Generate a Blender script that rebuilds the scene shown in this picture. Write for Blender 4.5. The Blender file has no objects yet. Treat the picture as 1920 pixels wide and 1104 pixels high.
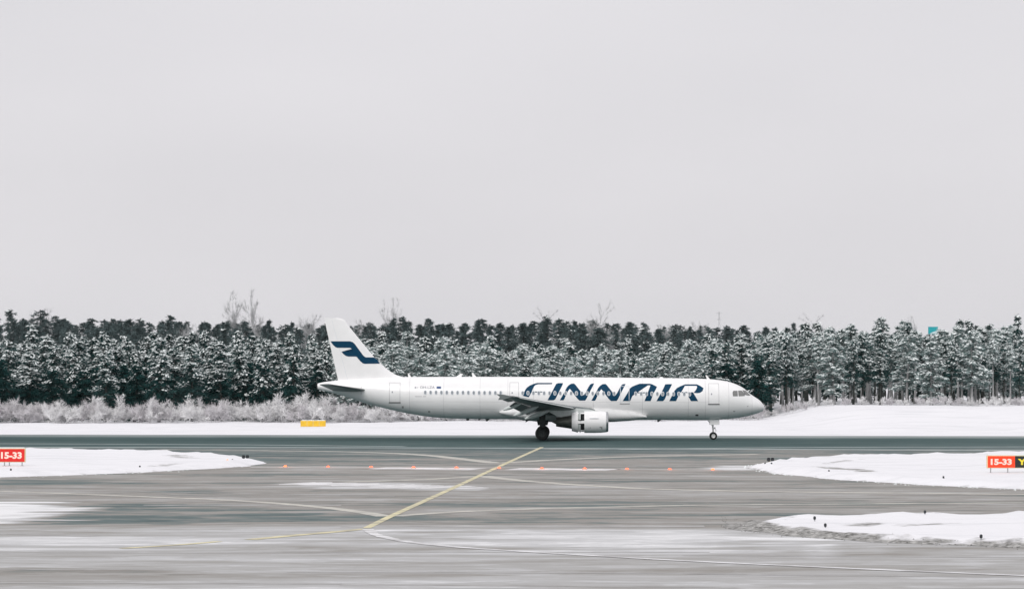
import bpy, bmesh, math, random
import numpy as np
from mathutils import Vector, Matrix

# ------------------------------------------------------------------ camera, sky, sun, exposure
SC = bpy.context.scene
F, CX, HY, H = 5650.0, 960.0, 703.0, 6.4        # focal length and horizon row as measured in the photo, eye height (m)
cam_d = bpy.data.cameras.new('camera'); cam = bpy.data.objects.new('camera', cam_d)
SC.collection.objects.link(cam); SC.camera = cam
cam_d.sensor_width = 36; cam_d.lens = F / 1920 * 36; cam_d.clip_start = 1; cam_d.clip_end = 9000
cam.location = (0, 0, H); cam.rotation_euler = (math.radians(90) + math.atan((HY - 552) / F), 0, 0)

SUN_EL, SUN_AZ = math.radians(40), math.radians(205)   # azimuth clockwise from +Y: behind the camera, a little to the left
world = bpy.data.worlds.new('World'); SC.world = world; world.use_nodes = True
wn, wl = world.node_tree.nodes, world.node_tree.links
bg = wn['Background']
sky = wn.new('ShaderNodeTexSky'); sky.sky_type = 'NISHITA'; sky.sun_disc = False
sky.sun_elevation = SUN_EL; sky.sun_rotation = SUN_AZ; sky.dust_density = 4.0
skb = wn.new('ShaderNodeBackground'); skb.inputs[1].default_value = 0.05
wl.new(sky.outputs[0], skb.inputs[0])
tc = wn.new('ShaderNodeTexCoord'); mp = wn.new('ShaderNodeMapping'); mp.inputs['Scale'].default_value = (2.2, 2.2, 6)
nz = wn.new('ShaderNodeTexNoise'); nz.inputs['Scale'].default_value = 1.6; nz.inputs['Detail'].default_value = 3
rp = wn.new('ShaderNodeValToRGB')
rp.color_ramp.elements[0].position = 0.25; rp.color_ramp.elements[0].color = (0.765, 0.75, 0.78, 1)
rp.color_ramp.elements[1].position = 0.75; rp.color_ramp.elements[1].color = (0.87, 0.85, 0.88, 1)
wl.new(tc.outputs['Generated'], mp.inputs[0]); wl.new(mp.outputs[0], nz.inputs['Vector'])
wl.new(nz.outputs[0], rp.inputs[0]); wl.new(rp.outputs[0], bg.inputs[0]); bg.inputs[1].default_value = 1.0
mx = wn.new('ShaderNodeMixShader'); mx.inputs[0].default_value = 0.9       # overcast deck over the clear sky
wl.new(skb.outputs[0], mx.inputs[1]); wl.new(bg.outputs[0], mx.inputs[2])
wl.new(mx.outputs[0], wn['World Output'].inputs[0])

sun_d = bpy.data.lights.new('sun', 'SUN'); sun = bpy.data.objects.new('sun', sun_d); SC.collection.objects.link(sun)
sun_d.energy = 1.5; sun_d.angle = math.radians(35); sun_d.color = (1.0, 0.975, 0.95)
sun.rotation_euler = (math.pi / 2 - SUN_EL, 0, math.pi - SUN_AZ)
sun.location = (-20, -40, 60)

SC.render.engine = 'CYCLES'
SC.view_settings.view_transform = 'Standard'; SC.view_settings.look = 'None'
SC.view_settings.exposure = 0.0; SC.view_settings.gamma = 1.0; SC.view_settings.use_curve_mapping = False
SC.cycles.max_bounces = 6; SC.cycles.use_denoising = True
try: SC.cycles.transparent_max_bounces = 8
except Exception: pass

# ------------------------------------------------------------------ helpers
R = random.Random(7)
def ss(a, b, x):
    t = np.clip((np.asarray(x, float) - a) / (b - a), 0, 1); return t * t * (3 - 2 * t)
def gp(px, py, z=0.0):
    """photo pixel -> point on the level z"""
    d = (H - z) * F / (py - HY); return Vector(((px - CX) / F * d, d, z))
def X_at(px, d): return (px - CX) / F * d
def Z_at(py, d): return H - (py - HY) / F * d
def pchip(x, xs, ys):
    xs = np.array(xs, float); ys = np.array(ys, float)
    h = np.diff(xs); dl = np.diff(ys) / h; m = np.zeros(len(xs)); m[0], m[-1] = dl[0], dl[-1]
    for i in range(1, len(xs) - 1):
        if dl[i-1] * dl[i] > 0:
            w1, w2 = 2*h[i] + h[i-1], h[i] + 2*h[i-1]; m[i] = (w1 + w2) / (w1 / dl[i-1] + w2 / dl[i])
    x = np.clip(np.asarray(x, float), xs[0], xs[-1]); k = np.clip(np.searchsorted(xs, x) - 1, 0, len(h) - 1)
    t = (x - xs[k]) / h[k]
    return ((1+2*t)*(1-t)**2*ys[k] + t*(1-t)**2*h[k]*m[k] + t*t*(3-2*t)*ys[k+1] + t*t*(t-1)*h[k]*m[k+1])

class MB:
    def __init__(s): s.v, s.f = [], []
    def add(s, vs, fs):
        o = len(s.v); s.v += [tuple(p) for p in vs]; s.f += [tuple(o + i for i in q) for q in fs]; return s
    def box(s, c, d, rot=None):
        c = Vector(c); vs = [Vector((x*d[0]/2, y*d[1]/2, z*d[2]/2)) for x in (-1, 1) for y in (-1, 1) for z in (-1, 1)]
        if rot is not None: vs = [rot @ p for p in vs]
        return s.add([c + p for p in vs], [(0,1,3,2),(4,6,7,5),(0,4,5,1),(2,3,7,6),(0,2,6,4),(1,5,7,3)])
    def rings(s, rs, cap=True, closed=True):
        n = len(rs[0]); vs = [p for r in rs for p in r]; fs = []
        for i in range(len(rs) - 1):
            for j in range(n if closed else n - 1):
                k = (j + 1) % n; fs.append((i*n+j, i*n+k, (i+1)*n+k, (i+1)*n+j))
        if cap: fs += [tuple(range(n))[::-1], tuple((len(rs)-1)*n + j for j in range(n))]
        return s.add(vs, fs)
    def tube(s, pts, rad, n=8, cap=True):
        pts = [Vector(p) for p in pts]; rad = rad if isinstance(rad, (list, tuple)) else [rad]*len(pts); rs = []
        for i, p in enumerate(pts):
            t = (pts[min(i+1, len(pts)-1)] - pts[max(i-1, 0)]).normalized()
            a = t.cross(Vector((0, 0, 1)) if abs(t.z) < .9 else Vector((1, 0, 0))).normalized(); b = t.cross(a)
            rs.append([p + (a*math.cos(2*math.pi*k/n) + b*math.sin(2*math.pi*k/n))*rad[i] for k in range(n)])
        return s.rings(rs, cap)
    def lathe(s, prof, c, axis='X', n=24, cap=False, a0=0, a1=2*math.pi):
        full = abs(a1 - a0 - 2*math.pi) < 1e-6; m = n if full else n + 1; rs = []; c = Vector(c)
        for (t, r) in prof:
            ring = []
            for k in range(m):
                a = a0 + (a1 - a0) * k / n; u, w = r*math.cos(a), r*math.sin(a)
                ring.append(c + (Vector((t, u, w)) if axis == 'X' else Vector((u, t, w)) if axis == 'Y' else Vector((u, w, t))))
            rs.append(ring)
        return s.rings(rs, cap, full)
    def mesh(s, name, m, smooth=False):
        me = bpy.data.meshes.new(name); me.from_pydata(s.v, [], s.f); me.materials.append(m)
        if smooth: me.polygons.foreach_set('use_smooth', [True]*len(me.polygons))
        me.update(); return me
    def build(s, name, m, parent=None, smooth=False, loc=None, label=None, sharp=None):
        o = put(name, s.mesh(name, m, smooth), parent, loc)
        if label: o['label'] = label
        if sharp: 
            bm = bmesh.new(); bm.from_mesh(o.data); bmesh.ops.recalc_face_normals(bm, faces=bm.faces[:]); bm.to_mesh(o.data); bm.free()
            o.data.set_sharp_from_angle(angle=math.radians(sharp))
        return o
def put(name, me, parent=None, loc=None):
    o = bpy.data.objects.new(name, me); SC.collection.objects.link(o)
    if parent: o.parent = parent
    if loc is not None: o.location = loc
    return o
def thing(name, label, cat, loc=(0, 0, 0), rz=0.0, group=None):
    o = bpy.data.objects.new(name, None); SC.collection.objects.link(o); o.empty_display_size = .2
    o.location = loc; o.rotation_euler = (0, 0, rz); o['label'] = label; o['category'] = cat
    if group: o['group'] = group
    return o
def copy_tree(o, parent=None):
    c = o.copy(); SC.collection.objects.link(c); c.parent = parent
    for ch in list(o.children): copy_tree(ch, c)
    return c

# ------------------------------------------------------------------ materials
def mat(name, col, rough=.6, metal=0, spec=.5, var=0, vscale=3.0, bump=0, bscale=30, emit=None, estr=0, coat=0, coords='Object', stretch=None):
    m = bpy.data.materials.new(name); m.use_nodes = True; n, l = m.node_tree.nodes, m.node_tree.links
    b = n['Principled BSDF']; b.inputs['Base Color'].default_value = (*col, 1); b.inputs['Roughness'].default_value = rough
    b.inputs['Metallic'].default_value = metal; b.inputs['Specular IOR Level'].default_value = spec
    b.inputs['Coat Weight'].default_value = coat
    if emit: b.inputs['Emission Color'].default_value = (*emit, 1); b.inputs['Emission Strength'].default_value = estr
    if var or bump:
        t = n.new('ShaderNodeTexCoord'); mp = n.new('ShaderNodeMapping'); l.new(t.outputs[coords], mp.inputs[0])
        if stretch: mp.inputs['Scale'].default_value = stretch
    if var:
        z = n.new('ShaderNodeTexNoise'); z.inputs['Scale'].default_value = vscale; z.inputs['Detail'].default_value = 5
        r = n.new('ShaderNodeValToRGB'); l.new(mp.outputs[0], z.inputs['Vector']); l.new(z.outputs[0], r.inputs[0])
        r.color_ramp.elements[0].position = .3; r.color_ramp.elements[1].position = .7
        r.color_ramp.elements[0].color = (*[c*(1-var) for c in col], 1); r.color_ramp.elements[1].color = (*[min(1, c*(1+var)) for c in col], 1)
        l.new(r.outputs[0], b.inputs['Base Color'])
    if bump:
        z2 = n.new('ShaderNodeTexNoise'); z2.inputs['Scale'].default_value = bscale; z2.inputs['Detail'].default_value = 4
        bp = n.new('ShaderNodeBump'); bp.inputs['Strength'].default_value = bump; bp.inputs['Distance'].default_value = .1
        l.new(mp.outputs[0], z2.inputs['Vector']); l.new(z2.outputs[0], bp.inputs['Height']); l.new(bp.outputs[0], b.inputs['Normal'])
    return m
def tree_mat(name, col, var=.45, rough=.8):
    """colour noise in world metres plus a shift for each instance"""
    m = mat(name, col, rough, spec=.15, var=var, vscale=.6)
    return m

M = {}
M['white'] = mat('aircraft_white_paint', (.91, .91, .91), .3, var=.025, vscale=1.2, coat=.25)
M['belly'] = mat('aircraft_belly_paint', (.74, .75, .75), .35, var=.08, vscale=1.5)
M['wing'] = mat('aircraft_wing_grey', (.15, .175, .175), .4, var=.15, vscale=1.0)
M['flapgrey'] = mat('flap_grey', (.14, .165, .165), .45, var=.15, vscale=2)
M['fairing'] = mat('fairing_light_grey', (.62, .66, .65), .4, var=.06)
M['blue'] = mat('livery_blue', (.001, .045, .098), .5, spec=.12)
M['red'] = None
M['darkmetal'] = mat('dark_metal', (.045, .055, .055), .5, metal=.4, var=.3)
M['hole'] = mat('duct_black', (.012, .016, .016), .8)
M['metal'] = mat('bare_metal', (.55, .56, .57), .3, metal=.9, var=.1)
M['exhaust'] = mat('exhaust_metal', (.13, .135, .12), .45, metal=.7, var=.35, vscale=2)
M['gear'] = mat('gear_grey', (.30, .33, .33), .5, var=.2)
M['geard'] = mat('gear_dark', (.028, .036, .036), .6, var=.2)
M['tyre'] = mat('tyre_rubber', (.010, .012, .012), .85)
M['rim'] = mat('wheel_rim', (.62, .62, .62), .4, metal=.3)
M['pane'] = mat('cabin_pane', (.28, .31, .34), .2)
M['cockpit'] = mat('cockpit_glass', (.22, .225, .22), .08)
M['frame'] = mat('window_frame', (.74, .78, .82), .4)
M['line'] = mat('panel_line_grey', (.42, .42, .43), .6)
M['seam'] = mat('skin_joint_grey', (.60, .60, .61), .5)
M['sill'] = mat('door_sill_grey', (.10, .105, .11), .5)
M['reg'] = mat('registration_grey', (.30, .31, .35), .6)
M['flagblue'] = mat('flag_blue', (.035, .09, .23), .6)
M['signred'] = mat('sign_red', (.62, .012, .008), .35, emit=(.9, .02, .01), estr=.12, var=.08)
M['signorange'] = mat('sign_red_lit', (.85, .045, .008), .35, emit=(1, .06, .01), estr=.28)
M['signblack'] = mat('sign_black', (.012, .02, .02), .4)
M['signwhite'] = mat('sign_letter_white', (.85, .66, .58), .5, emit=(1, .6, .45), estr=.15)
M['signyellow'] = mat('sign_letter_yellow', (.75, .62, .03), .5, emit=(1, .8, .05), estr=.1)
M['yellow'] = mat('cabinet_yellow', (.80, .50, .025), .5, var=.12)
M['cabframe'] = mat('sign_frame_yellow', (.72, .62, .36), .5)
M['teal'] = mat('teal_panel', (.012, .36, .40), .5)
M['tealwhite'] = mat('teal_panel_white', (.55, .68, .70), .5)
M['post'] = mat('galvanised_post', (.38, .39, .40), .5, metal=.3)
M['lamphead'] = mat('lamp_head_dark', (.02, .024, .028), .5)
M['lampbody'] = mat('lamp_body_yellow', (.55, .38, .10), .6)
M['mast'] = mat('mast_grey', (.42, .43, .44), .6)
M['stone'] = mat('grit_stone', (.17, .168, .16), .9, var=.4)
def lamp_mat(name, c, s):
    return mat(name, (.3, .05, .02), .3, emit=c, estr=s)
M['stop'] = lamp_mat('stop_lamp_lens', (1, .11, .045), 2.6)
M['amber'] = lamp_mat('amber_lamp_lens', (1, .20, .05), 2.5)
M['amberdim'] = lamp_mat('amber_lamp_dim', (1, .35, .12), 1.5)
M['bark'] = mat('pine_bark', (.055, .06, .056), .9, spec=.1, var=.4, vscale=2)
M['barkfrost'] = mat('frosted_bark', (.36, .36, .36), .9, spec=.1, var=.45, vscale=1.2, stretch=(1, 1, .25))
M['needle'] = tree_mat('needles_dark', (.012, .052, .050))
M['needle2'] = tree_mat('needles_mid', (.034, .086, .083))
M['needlefrost'] = tree_mat('needles_frosted', (.18, .25, .243))
M['needlefar'] = tree_mat('needles_far_hazed', (.085, .118, .119))  # paler than the near needles: distance haze put into the colour
M['tsnow'] = mat('branch_snow', (.80, .845, .84), .85, spec=.1, var=.08, vscale=.8)
M['twig'] = mat('bare_twig', (.47, .48, .485), .9, spec=.1, var=.3, vscale=.5)
M['frost'] = mat('frosted_twig', (.84, .835, .845), .9, spec=.1, var=.25, vscale=.5)
M['frost2'] = mat('frosted_twig_brown', (.68, .665, .68), .9, spec=.1, var=.3, vscale=.5)

def snow_mat(name, col=(.86, .86, .885), streak=True):
    m = mat(name, col, .75, spec=.15); n, l = m.node_tree.nodes, m.node_tree.links; b = n['Principled BSDF']
    g = n.new('ShaderNodeNewGeometry'); mp = n.new('ShaderNodeMapping'); mp.inputs['Scale'].default_value = (.10, .45, .6)
    l.new(g.outputs['Position'], mp.inputs[0])
    z = n.new('ShaderNodeTexNoise'); z.inputs['Scale'].default_value = 1.0; z.inputs['Detail'].default_value = 7; z.inputs['Roughness'].default_value = .6
    r = n.new('ShaderNodeValToRGB'); l.new(mp.outputs[0], z.inputs['Vector']); l.new(z.outputs[0], r.inputs[0])
    r.color_ramp.elements[0].position = .28; r.color_ramp.elements[0].color = (col[0]*.86, col[1]*.87, col[2]*.87, 1)
    r.color_ramp.elements[1].position = .5; r.color_ramp.elements[1].color = (*col, 1)
    z2 = n.new('ShaderNodeTexNoise'); z2.inputs['Scale'].default_value = 1.3; z2.inputs['Detail'].default_value = 6
    l.new(g.outputs['Position'], z2.inputs['Vector'])
    bp = n.new('ShaderNodeBump'); bp.inputs['Strength'].default_value = .5; bp.inputs['Distance'].default_value = .12
    l.new(z2.outputs[0], bp.inputs['Height']); l.new(bp.outputs[0], b.inputs['Normal'])
    l.new(r.outputs[0], b.inputs['Base Color'])
    return m, r, n, l, b
M['snow'] = snow_mat('field_snow')[0]

def verge_mat():
    """snow whose rim is trodden and gritty: attribute 'rim' is 1 at the edge"""
    m, r, n, l, b = snow_mat('verge_snow')
    a = n.new('ShaderNodeAttribute'); a.attribute_name = 'rim'
    g = n.new('ShaderNodeNewGeometry'); z = n.new('ShaderNodeTexNoise'); z.inputs['Scale'].default_value = 2.2; z.inputs['Detail'].default_value = 6
    mp = n.new('ShaderNodeMapping'); mp.inputs['Scale'].default_value = (.6, .5, 1); l.new(g.outputs['Position'], mp.inputs[0]); l.new(mp.outputs[0], z.inputs['Vector'])
    ma = n.new('ShaderNodeMath'); ma.operation = 'MULTIPLY_ADD'; ma.inputs[1].default_value = 1.6; ma.inputs[2].default_value = -.8
    l.new(z.outputs[0], ma.inputs[0])
    ad = n.new('ShaderNodeMath'); l.new(a.outputs['Fac'], ad.inputs[0]); l.new(ma.outputs[0], ad.inputs[1])
    mr = n.new('ShaderNodeMapRange'); mr.inputs[1].default_value = .55; mr.inputs[2].default_value = 1.0; l.new(ad.outputs[0], mr.inputs[0])
    mixn = n.new('ShaderNodeMix'); mixn.data_type = 'RGBA'; l.new(mr.outputs[0], mixn.inputs[0])
    l.new(r.outputs[0], mixn.inputs[6]); zg = n.new('ShaderNodeTexNoise'); zg.inputs['Scale'].default_value = 3.5; zg.inputs['Detail'].default_value = 6; zg.inputs['Roughness'].default_value = .7; l.new(g.outputs['Position'], zg.inputs['Vector'])
    rg_ = n.new('ShaderNodeValToRGB'); rg_.color_ramp.elements[0].position = .38; rg_.color_ramp.elements[0].color = (.13, .128, .12, 1); rg_.color_ramp.elements[1].position = .62; rg_.color_ramp.elements[1].color = (.50, .495, .48, 1)
    l.new(zg.outputs[0], rg_.inputs[0]); l.new(rg_.outputs[0], mixn.inputs[7]); l.new(mixn.outputs[2], b.inputs['Base Color'])
    return m
M['verge'] = verge_mat()

def pave_mat(name, stops, amp1, amp2, rough, spec, patch=.12, s1=(.032, .13, 1), s2=(.11, .45, 1)):
    """asphalt under frost: attribute 'frost' plus streaked noise drives a ramp from bare to snow-covered"""
    m = mat(name, (.2, .2, .2), rough, spec=spec); n, l = m.node_tree.nodes, m.node_tree.links; b = n['Principled BSDF']
    a = n.new('ShaderNodeAttribute'); a.attribute_name = 'frost'; g = n.new('ShaderNodeNewGeometry')
    prev = a.outputs['Fac']
    for sc, amp, det in ((s1, amp1, 3), (s2, amp2, 4), ((.6, 1.5, 1), amp2*.6, 5)):
        mp = n.new('ShaderNodeMapping'); mp.inputs['Scale'].default_value = sc; mp.inputs['Rotation'].default_value = (0, 0, .035)
        l.new(g.outputs['Position'], mp.inputs[0])
        z = n.new('ShaderNodeTexNoise'); z.inputs['Scale'].default_value = 1; z.inputs['Detail'].default_value = det; z.inputs['Roughness'].default_value = .55
        l.new(mp.outputs[0], z.inputs['Vector'])
        ma = n.new('ShaderNodeMath'); ma.operation = 'MULTIPLY_ADD'; ma.inputs[1].default_value = amp*2; ma.inputs[2].default_value = -amp
        l.new(z.outputs[0], ma.inputs[0])
        ad = n.new('ShaderNodeMath'); l.new(prev, ad.inputs[0]); l.new(ma.outputs[0], ad.inputs[1]); prev = ad.outputs[0]
    for (sc, lo, hi, gain, seed) in (((.16, .42, 1), .53, .57, patch, 3.7), ((.09, .28, 1), .55, .60, -patch*.8, 9.1), ((.7, 1.4, 1), .59, .63, patch*.7, 21.3)):    # ragged patches of frost and bare wet asphalt
        mp = n.new('ShaderNodeMapping'); mp.inputs['Scale'].default_value = sc; mp.inputs['Location'].default_value = (seed, seed*1.7, 0); l.new(g.outputs['Position'], mp.inputs[0])
        z = n.new('ShaderNodeTexNoise'); z.inputs['Scale'].default_value = 1; z.inputs['Detail'].default_value = 7; z.inputs['Roughness'].default_value = .62; l.new(mp.outputs[0], z.inputs['Vector'])
        mr = n.new('ShaderNodeMapRange'); mr.inputs[1].default_value = lo; mr.inputs[2].default_value = hi; mr.inputs[4].default_value = gain; l.new(z.outputs[0], mr.inputs[0])
        ad = n.new('ShaderNodeMath'); l.new(prev, ad.inputs[0]); l.new(mr.outputs[0], ad.inputs[1]); prev = ad.outputs[0]
    r = n.new('ShaderNodeValToRGB'); e = r.color_ramp.elements
    e[0].position, e[0].color = stops[0][0], (*stops[0][1], 1); e[1].position, e[1].color = stops[-1][0], (*stops[-1][1], 1)
    for p, c in stops[1:-1]: q = e.new(p); q.color = (*c, 1)
    l.new(prev, r.inputs[0]); l.new(r.outputs[0], b.inputs['Base Color'])
    mr = n.new('ShaderNodeMapRange'); mr.inputs[1].default_value = .1; mr.inputs[2].default_value = .5
    mr.inputs[3].default_value = rough; mr.inputs[4].default_value = .85; l.new(prev, mr.inputs[0]); l.new(mr.outputs[0], b.inputs['Roughness'])
    return m
M['taxi'] = pave_mat('taxiway_asphalt', [(0, (.085, .115, .115)), (.18, (.15, .19, .19)), (.32, (.30, .286, .266)), (.5, (.40, .397, .388)), (.7, (.53, .535, .54)), (.95, (.82, .825, .835))], .30, .22, .8, .05)
M['runway'] = pave_mat('runway_asphalt', [(0, (.040, .078, .078)), (.2, (.085, .128, .127)), (.4, (.20, .24, .238)), (.7, (.40, .43, .43)), (1, (.7, .7, .72))], .16, .16, .7, .04, patch=.05)
def paint_mat(name, col, wear):
    m = mat(name, col, .7, spec=.2); n, l = m.node_tree.nodes, m.node_tree.links; b = n['Principled BSDF']
    g = n.new('ShaderNodeNewGeometry'); mp = n.new('ShaderNodeMapping'); mp.inputs['Scale'].default_value = (.5, .9, 1); l.new(g.outputs['Position'], mp.inputs[0])
    z = n.new('ShaderNodeTexNoise'); z.inputs['Scale'].default_value = .8; z.inputs['Detail'].default_value = 7; z.inputs['Roughness'].default_value = .7
    l.new(mp.outputs[0], z.inputs['Vector'])
    mr = n.new('ShaderNodeMapRange'); mr.inputs[1].default_value = .5 - wear; mr.inputs[2].default_value = .75 - wear*.3
    l.new(z.outputs[0], mr.inputs[0])
    mixn = n.new('ShaderNodeMix'); mixn.data_type = 'RGBA'; l.new(mr.outputs[0], mixn.inputs[0])
    mixn.inputs[6].default_value = (*col, 1); mixn.inputs[7].default_value = (.27, .26, .25, 1); l.new(mixn.outputs[2], b.inputs['Base Color'])
    return m
M['pyellow'] = paint_mat('centre_line_yellow', (.78, .72, .46), .10)
M['ppale'] = paint_mat('lead_line_pale', (.66, .645, .58), .10)
M['pwhite'] = paint_mat('line_white', (.70, .70, .69), .08)
M['prunway'] = paint_mat('runway_edge_white', (.44, .51, .51), .02)
M['pstreak'] = paint_mat('swept_snow_streak', (.50, .50, .495), .16)
M['psnow'] = paint_mat('snow_strip', (.82, .82, .83), .06)

# ------------------------------------------------------------------ terrain and pavements
YAW = math.radians(4.5); TY = math.tan(YAW)
def far_edge(x): return 321.7 - TY * x           # far edge of the runway
def near_edge(x): return 265.0 - TY * x          # near edge line of the runway
rg = np.random.RandomState(3)
def vnoise(x, y, s, seed=0):
    x = np.asarray(x, float) / s; y = np.asarray(y, float) / s
    def hsh(i, j): 
        v = np.sin(i * 127.1 + j * 311.7 + seed * 74.7) * 43758.5453; return v - np.floor(v)
    i, j = np.floor(x), np.floor(y); u, v = x - i, y - j; u = u*u*(3-2*u); v = v*v*(3-2*v)
    return (hsh(i, j)*(1-u) + hsh(i+1, j)*u)*(1-v) + (hsh(i, j+1)*(1-u) + hsh(i+1, j+1)*u)*v
def terrain(x, y):
    x = np.asarray(x, float); y = np.asarray(y, float); e = y - far_edge(x)
    z = -.05 + .17 * ss(-1.0, 1.8, e)
    rise = ss(16, 55, e)
    right = ss(31, 44, x)
    z = z + rise * (1.85 * right + .35 * ss(8, 30, x) + .25 * ss(-30, 0, x) * (1 - ss(5, 25, x)))
    z = z + ss(3, 12, e) * ((vnoise(x, y, 9, 1) - .5) * .22 + (vnoise(x, y, 3.1, 2) - .5) * .16 + (vnoise(x, y, 1.3, 5) - .5) * .07)
    return z
def grid_mesh(name, xs, ys, zf, m, attr=None, smooth=True):
    Xg, Yg = np.meshgrid(xs, ys); Z = zf(Xg, Yg); nx, ny = len(xs), len(ys)
    v = np.stack([Xg, Yg, Z], -1).reshape(-1, 3); idx = np.arange(nx*ny).reshape(ny, nx)
    q = np.stack([idx[:-1, :-1], idx[:-1, 1:], idx[1:, 1:], idx[1:, :-1]], -1).reshape(-1, 4)
    me = bpy.data.meshes.new(name); me.from_pydata(v.tolist(), [], q.tolist()); me.materials.append(m)
    if smooth: me.polygons.foreach_set('use_smooth', [True]*len(me.polygons))
    if attr:
        a = me.attributes.new(attr[0], 'FLOAT', 'POINT'); a.data.foreach_set('value', attr[1](Xg, Yg).reshape(-1).astype(np.float32))
    o = put(name, me); o['kind'] = 'structure'; return o
xs = np.unique(np.concatenate([np.linspace(-3500, -130, 18), np.arange(-130, 130.1, .8), np.linspace(130, 3500, 18)]))
ys = np.unique(np.concatenate([np.linspace(-200, 300, 12), np.arange(300, 440, .8), np.arange(440, 900, 20), np.linspace(900, 6000, 14)]))
ground = grid_mesh('ground', xs, ys, terrain, M['snow'])

# frost cover of the taxiway, drawn from where the photo shows snow lying on the asphalt
def frost_taxi(X, Y):
    d = np.maximum(Y, 20); px = CX + X / d * F; py = HY + H * F / d
    a = .03 + np.interp(py, [835, 850, 872, 900, 940, 960, 980, 992, 1015, 1040, 1075, 1104, 1300], [.12, .17, .28, .33, .32, .30, .32, .46, .53, .50, .46, .52, .5])
    w = (vnoise(X*.35, Y*2.2, 5, 3) - .5)*.9 + (vnoise(X*.8, Y*3.0, 2.6, 4) - .5)*.7
    def blob(cx, cy, rx, ry, s, k=1.0): 
        q = np.sqrt(((px-cx)/rx)**2 + ((py-cy)/ry)**2) + w*1.1; return s * (1 - ss(.65, .95, q))
    a = a + blob(0, 958, 150, 24, .62) + blob(150, 1013, 420, 14, .15) + blob(690, 908, 150, 6, .30) + blob(840, 914, 70, 5, .2)
    a = a + blob(1150, 1015, 460, 30, .20) + blob(1480, 1022, 90, 16, .12) + blob(930, 986, 400, 6, .14) + blob(380, 1000, 420, 18, .10)
    a = a + blob(700, 1100, 900, 14, .08) + blob(1385, 877, 50, 5, .45) + blob(1540, 1030, 40, 16, .15)
    a = a - blob(250, 968, 330, 22, .17) - blob(150, 1072, 280, 20, .14) - blob(830, 996, 90, 7, .22) - blob(240, 850, 500, 12, .08) - blob(1650, 1032, 260, 10, .08)
    a = a - blob(60, 905, 260, 10, .06) - blob(1100, 848, 300, 8, .06)
    return a
taxiway = grid_mesh('taxiway', np.arange(-75, 75.1, .6), np.unique(np.concatenate([np.arange(40, 90, 2.0), np.arange(90, 268.5, .7)])),
    lambda X, Y: np.zeros_like(X), M['taxi'], ('frost', frost_taxi), smooth=False)
for v in taxiway.data.vertices:               # its far side follows the runway edge
    if v.co.y > 255: v.co.y = 255 + (v.co.y - 255) * (near_edge(v.co.x) - 255 - .02) / 13.3 if near_edge(v.co.x) > 256 else v.co.y
taxiway.data.update()
apron = MB().add([(-900, -150, -.03), (900, -150, -.03), (900, 200, -.03), (-900, 200, -.03)], [(0, 1, 2, 3)]).build('apron', M['taxi']); apron['kind'] = 'structure'
def frost_shade_run(X, Y):
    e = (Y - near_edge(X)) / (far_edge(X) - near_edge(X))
    a = np.interp(e, [-.1, 0, .06, .2, .5, .68, .76, .85, .95, 1.02], [.20, .20, .20, .15, .02, .02, .2, .46, .54, .62])  # low middle values darken the runway centre in place of the aircraft's shadow
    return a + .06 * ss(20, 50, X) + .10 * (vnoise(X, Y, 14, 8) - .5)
xs = np.concatenate([np.linspace(-1500, -90, 12), np.arange(-84, 84.1, 1.5), np.linspace(90, 1500, 12)])
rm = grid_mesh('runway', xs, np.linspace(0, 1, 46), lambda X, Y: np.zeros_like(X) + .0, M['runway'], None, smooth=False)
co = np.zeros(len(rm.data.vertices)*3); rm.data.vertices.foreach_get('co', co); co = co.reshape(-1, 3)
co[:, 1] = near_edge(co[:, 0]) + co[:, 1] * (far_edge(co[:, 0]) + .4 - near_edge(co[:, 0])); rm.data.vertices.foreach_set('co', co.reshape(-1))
at = rm.data.attributes.new('frost', 'FLOAT', 'POINT'); at.data.foreach_set('value', frost_shade_run(co[:, 0], co[:, 1]).astype(np.float32)); rm.data.update()  # on the runway 'frost' also carries the aircraft's shadow
runway = rm

# painted lines: strips laid on the pavement, given as photo polylines and a width in metres
def strip(name, pts_px, width, m, parent, z=.004, smoothn=10, wob=0.0, label=None):
    P = [gp(*p) for p in pts_px]
    t = np.linspace(0, len(P) - 1, (len(P) - 1) * smoothn + 1); k = np.arange(len(P))
    px = pchip(t, k, [p.x for p in P]) if len(P) > 2 else np.interp(t, k, [p.x for p in P])
    py = pchip(t, k, [p.y for p in P]) if len(P) > 2 else np.interp(t, k, [p.y for p in P])
    b = MB(); vs = []
    for i in range(len(t)):
        j0, j1 = max(i-1, 0), min(i+1, len(t)-1); d = Vector((px[j1]-px[j0], py[j1]-py[j0], 0)).normalized(); nrm = Vector((-d.y, d.x, 0))
        w = width * (1 + wob * (R.random() - .5)); p = Vector((px[i], py[i], z)); vs += [p - nrm*w/2, p + nrm*w/2]
    b.add(vs, [(2*i, 2*i+1, 2*i+3, 2*i+2) for i in range(len(t)-1)])
    o = b.build(name, m, parent); 
    if label: o['label'] = label
    return o
T = taxiway
strip('centre_line', [(1016, 838), (936, 874), (850, 914), (720, 973), (688, 989)], .36, M['pyellow'], T, z=.012, label='yellow centre line running to the runway')
strip('lead_line', [(934, 868), (870, 860.5), (800, 853), (720, 848.5), (560, 845), (300, 842.2)], 1.30, M['ppale'], T, z=.008)
strip('lead_line', [(948, 867), (1040, 861.5), (1130, 857.5), (1280, 853.5), (1420, 851)], 1.30, M['ppale'], T, z=.008)
strip('lead_line', [(889, 892.5), (830, 896.5), (760, 899.5), (640, 903)], 0.90, M['ppale'], T, z=.008)
strip('lead_line', [(904, 892), (950, 897.5), (1010, 903), (1110, 910), (1240, 916.5), (1460, 921), (1920, 926)], 1.10, M['ppale'], T, z=.008)
strip('lead_line', [(722, 967), (690, 961), (640, 954), (560, 946), (440, 937.5), (240, 929), (0, 920)], 0.85, M['ppale'], T, z=.008)
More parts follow.
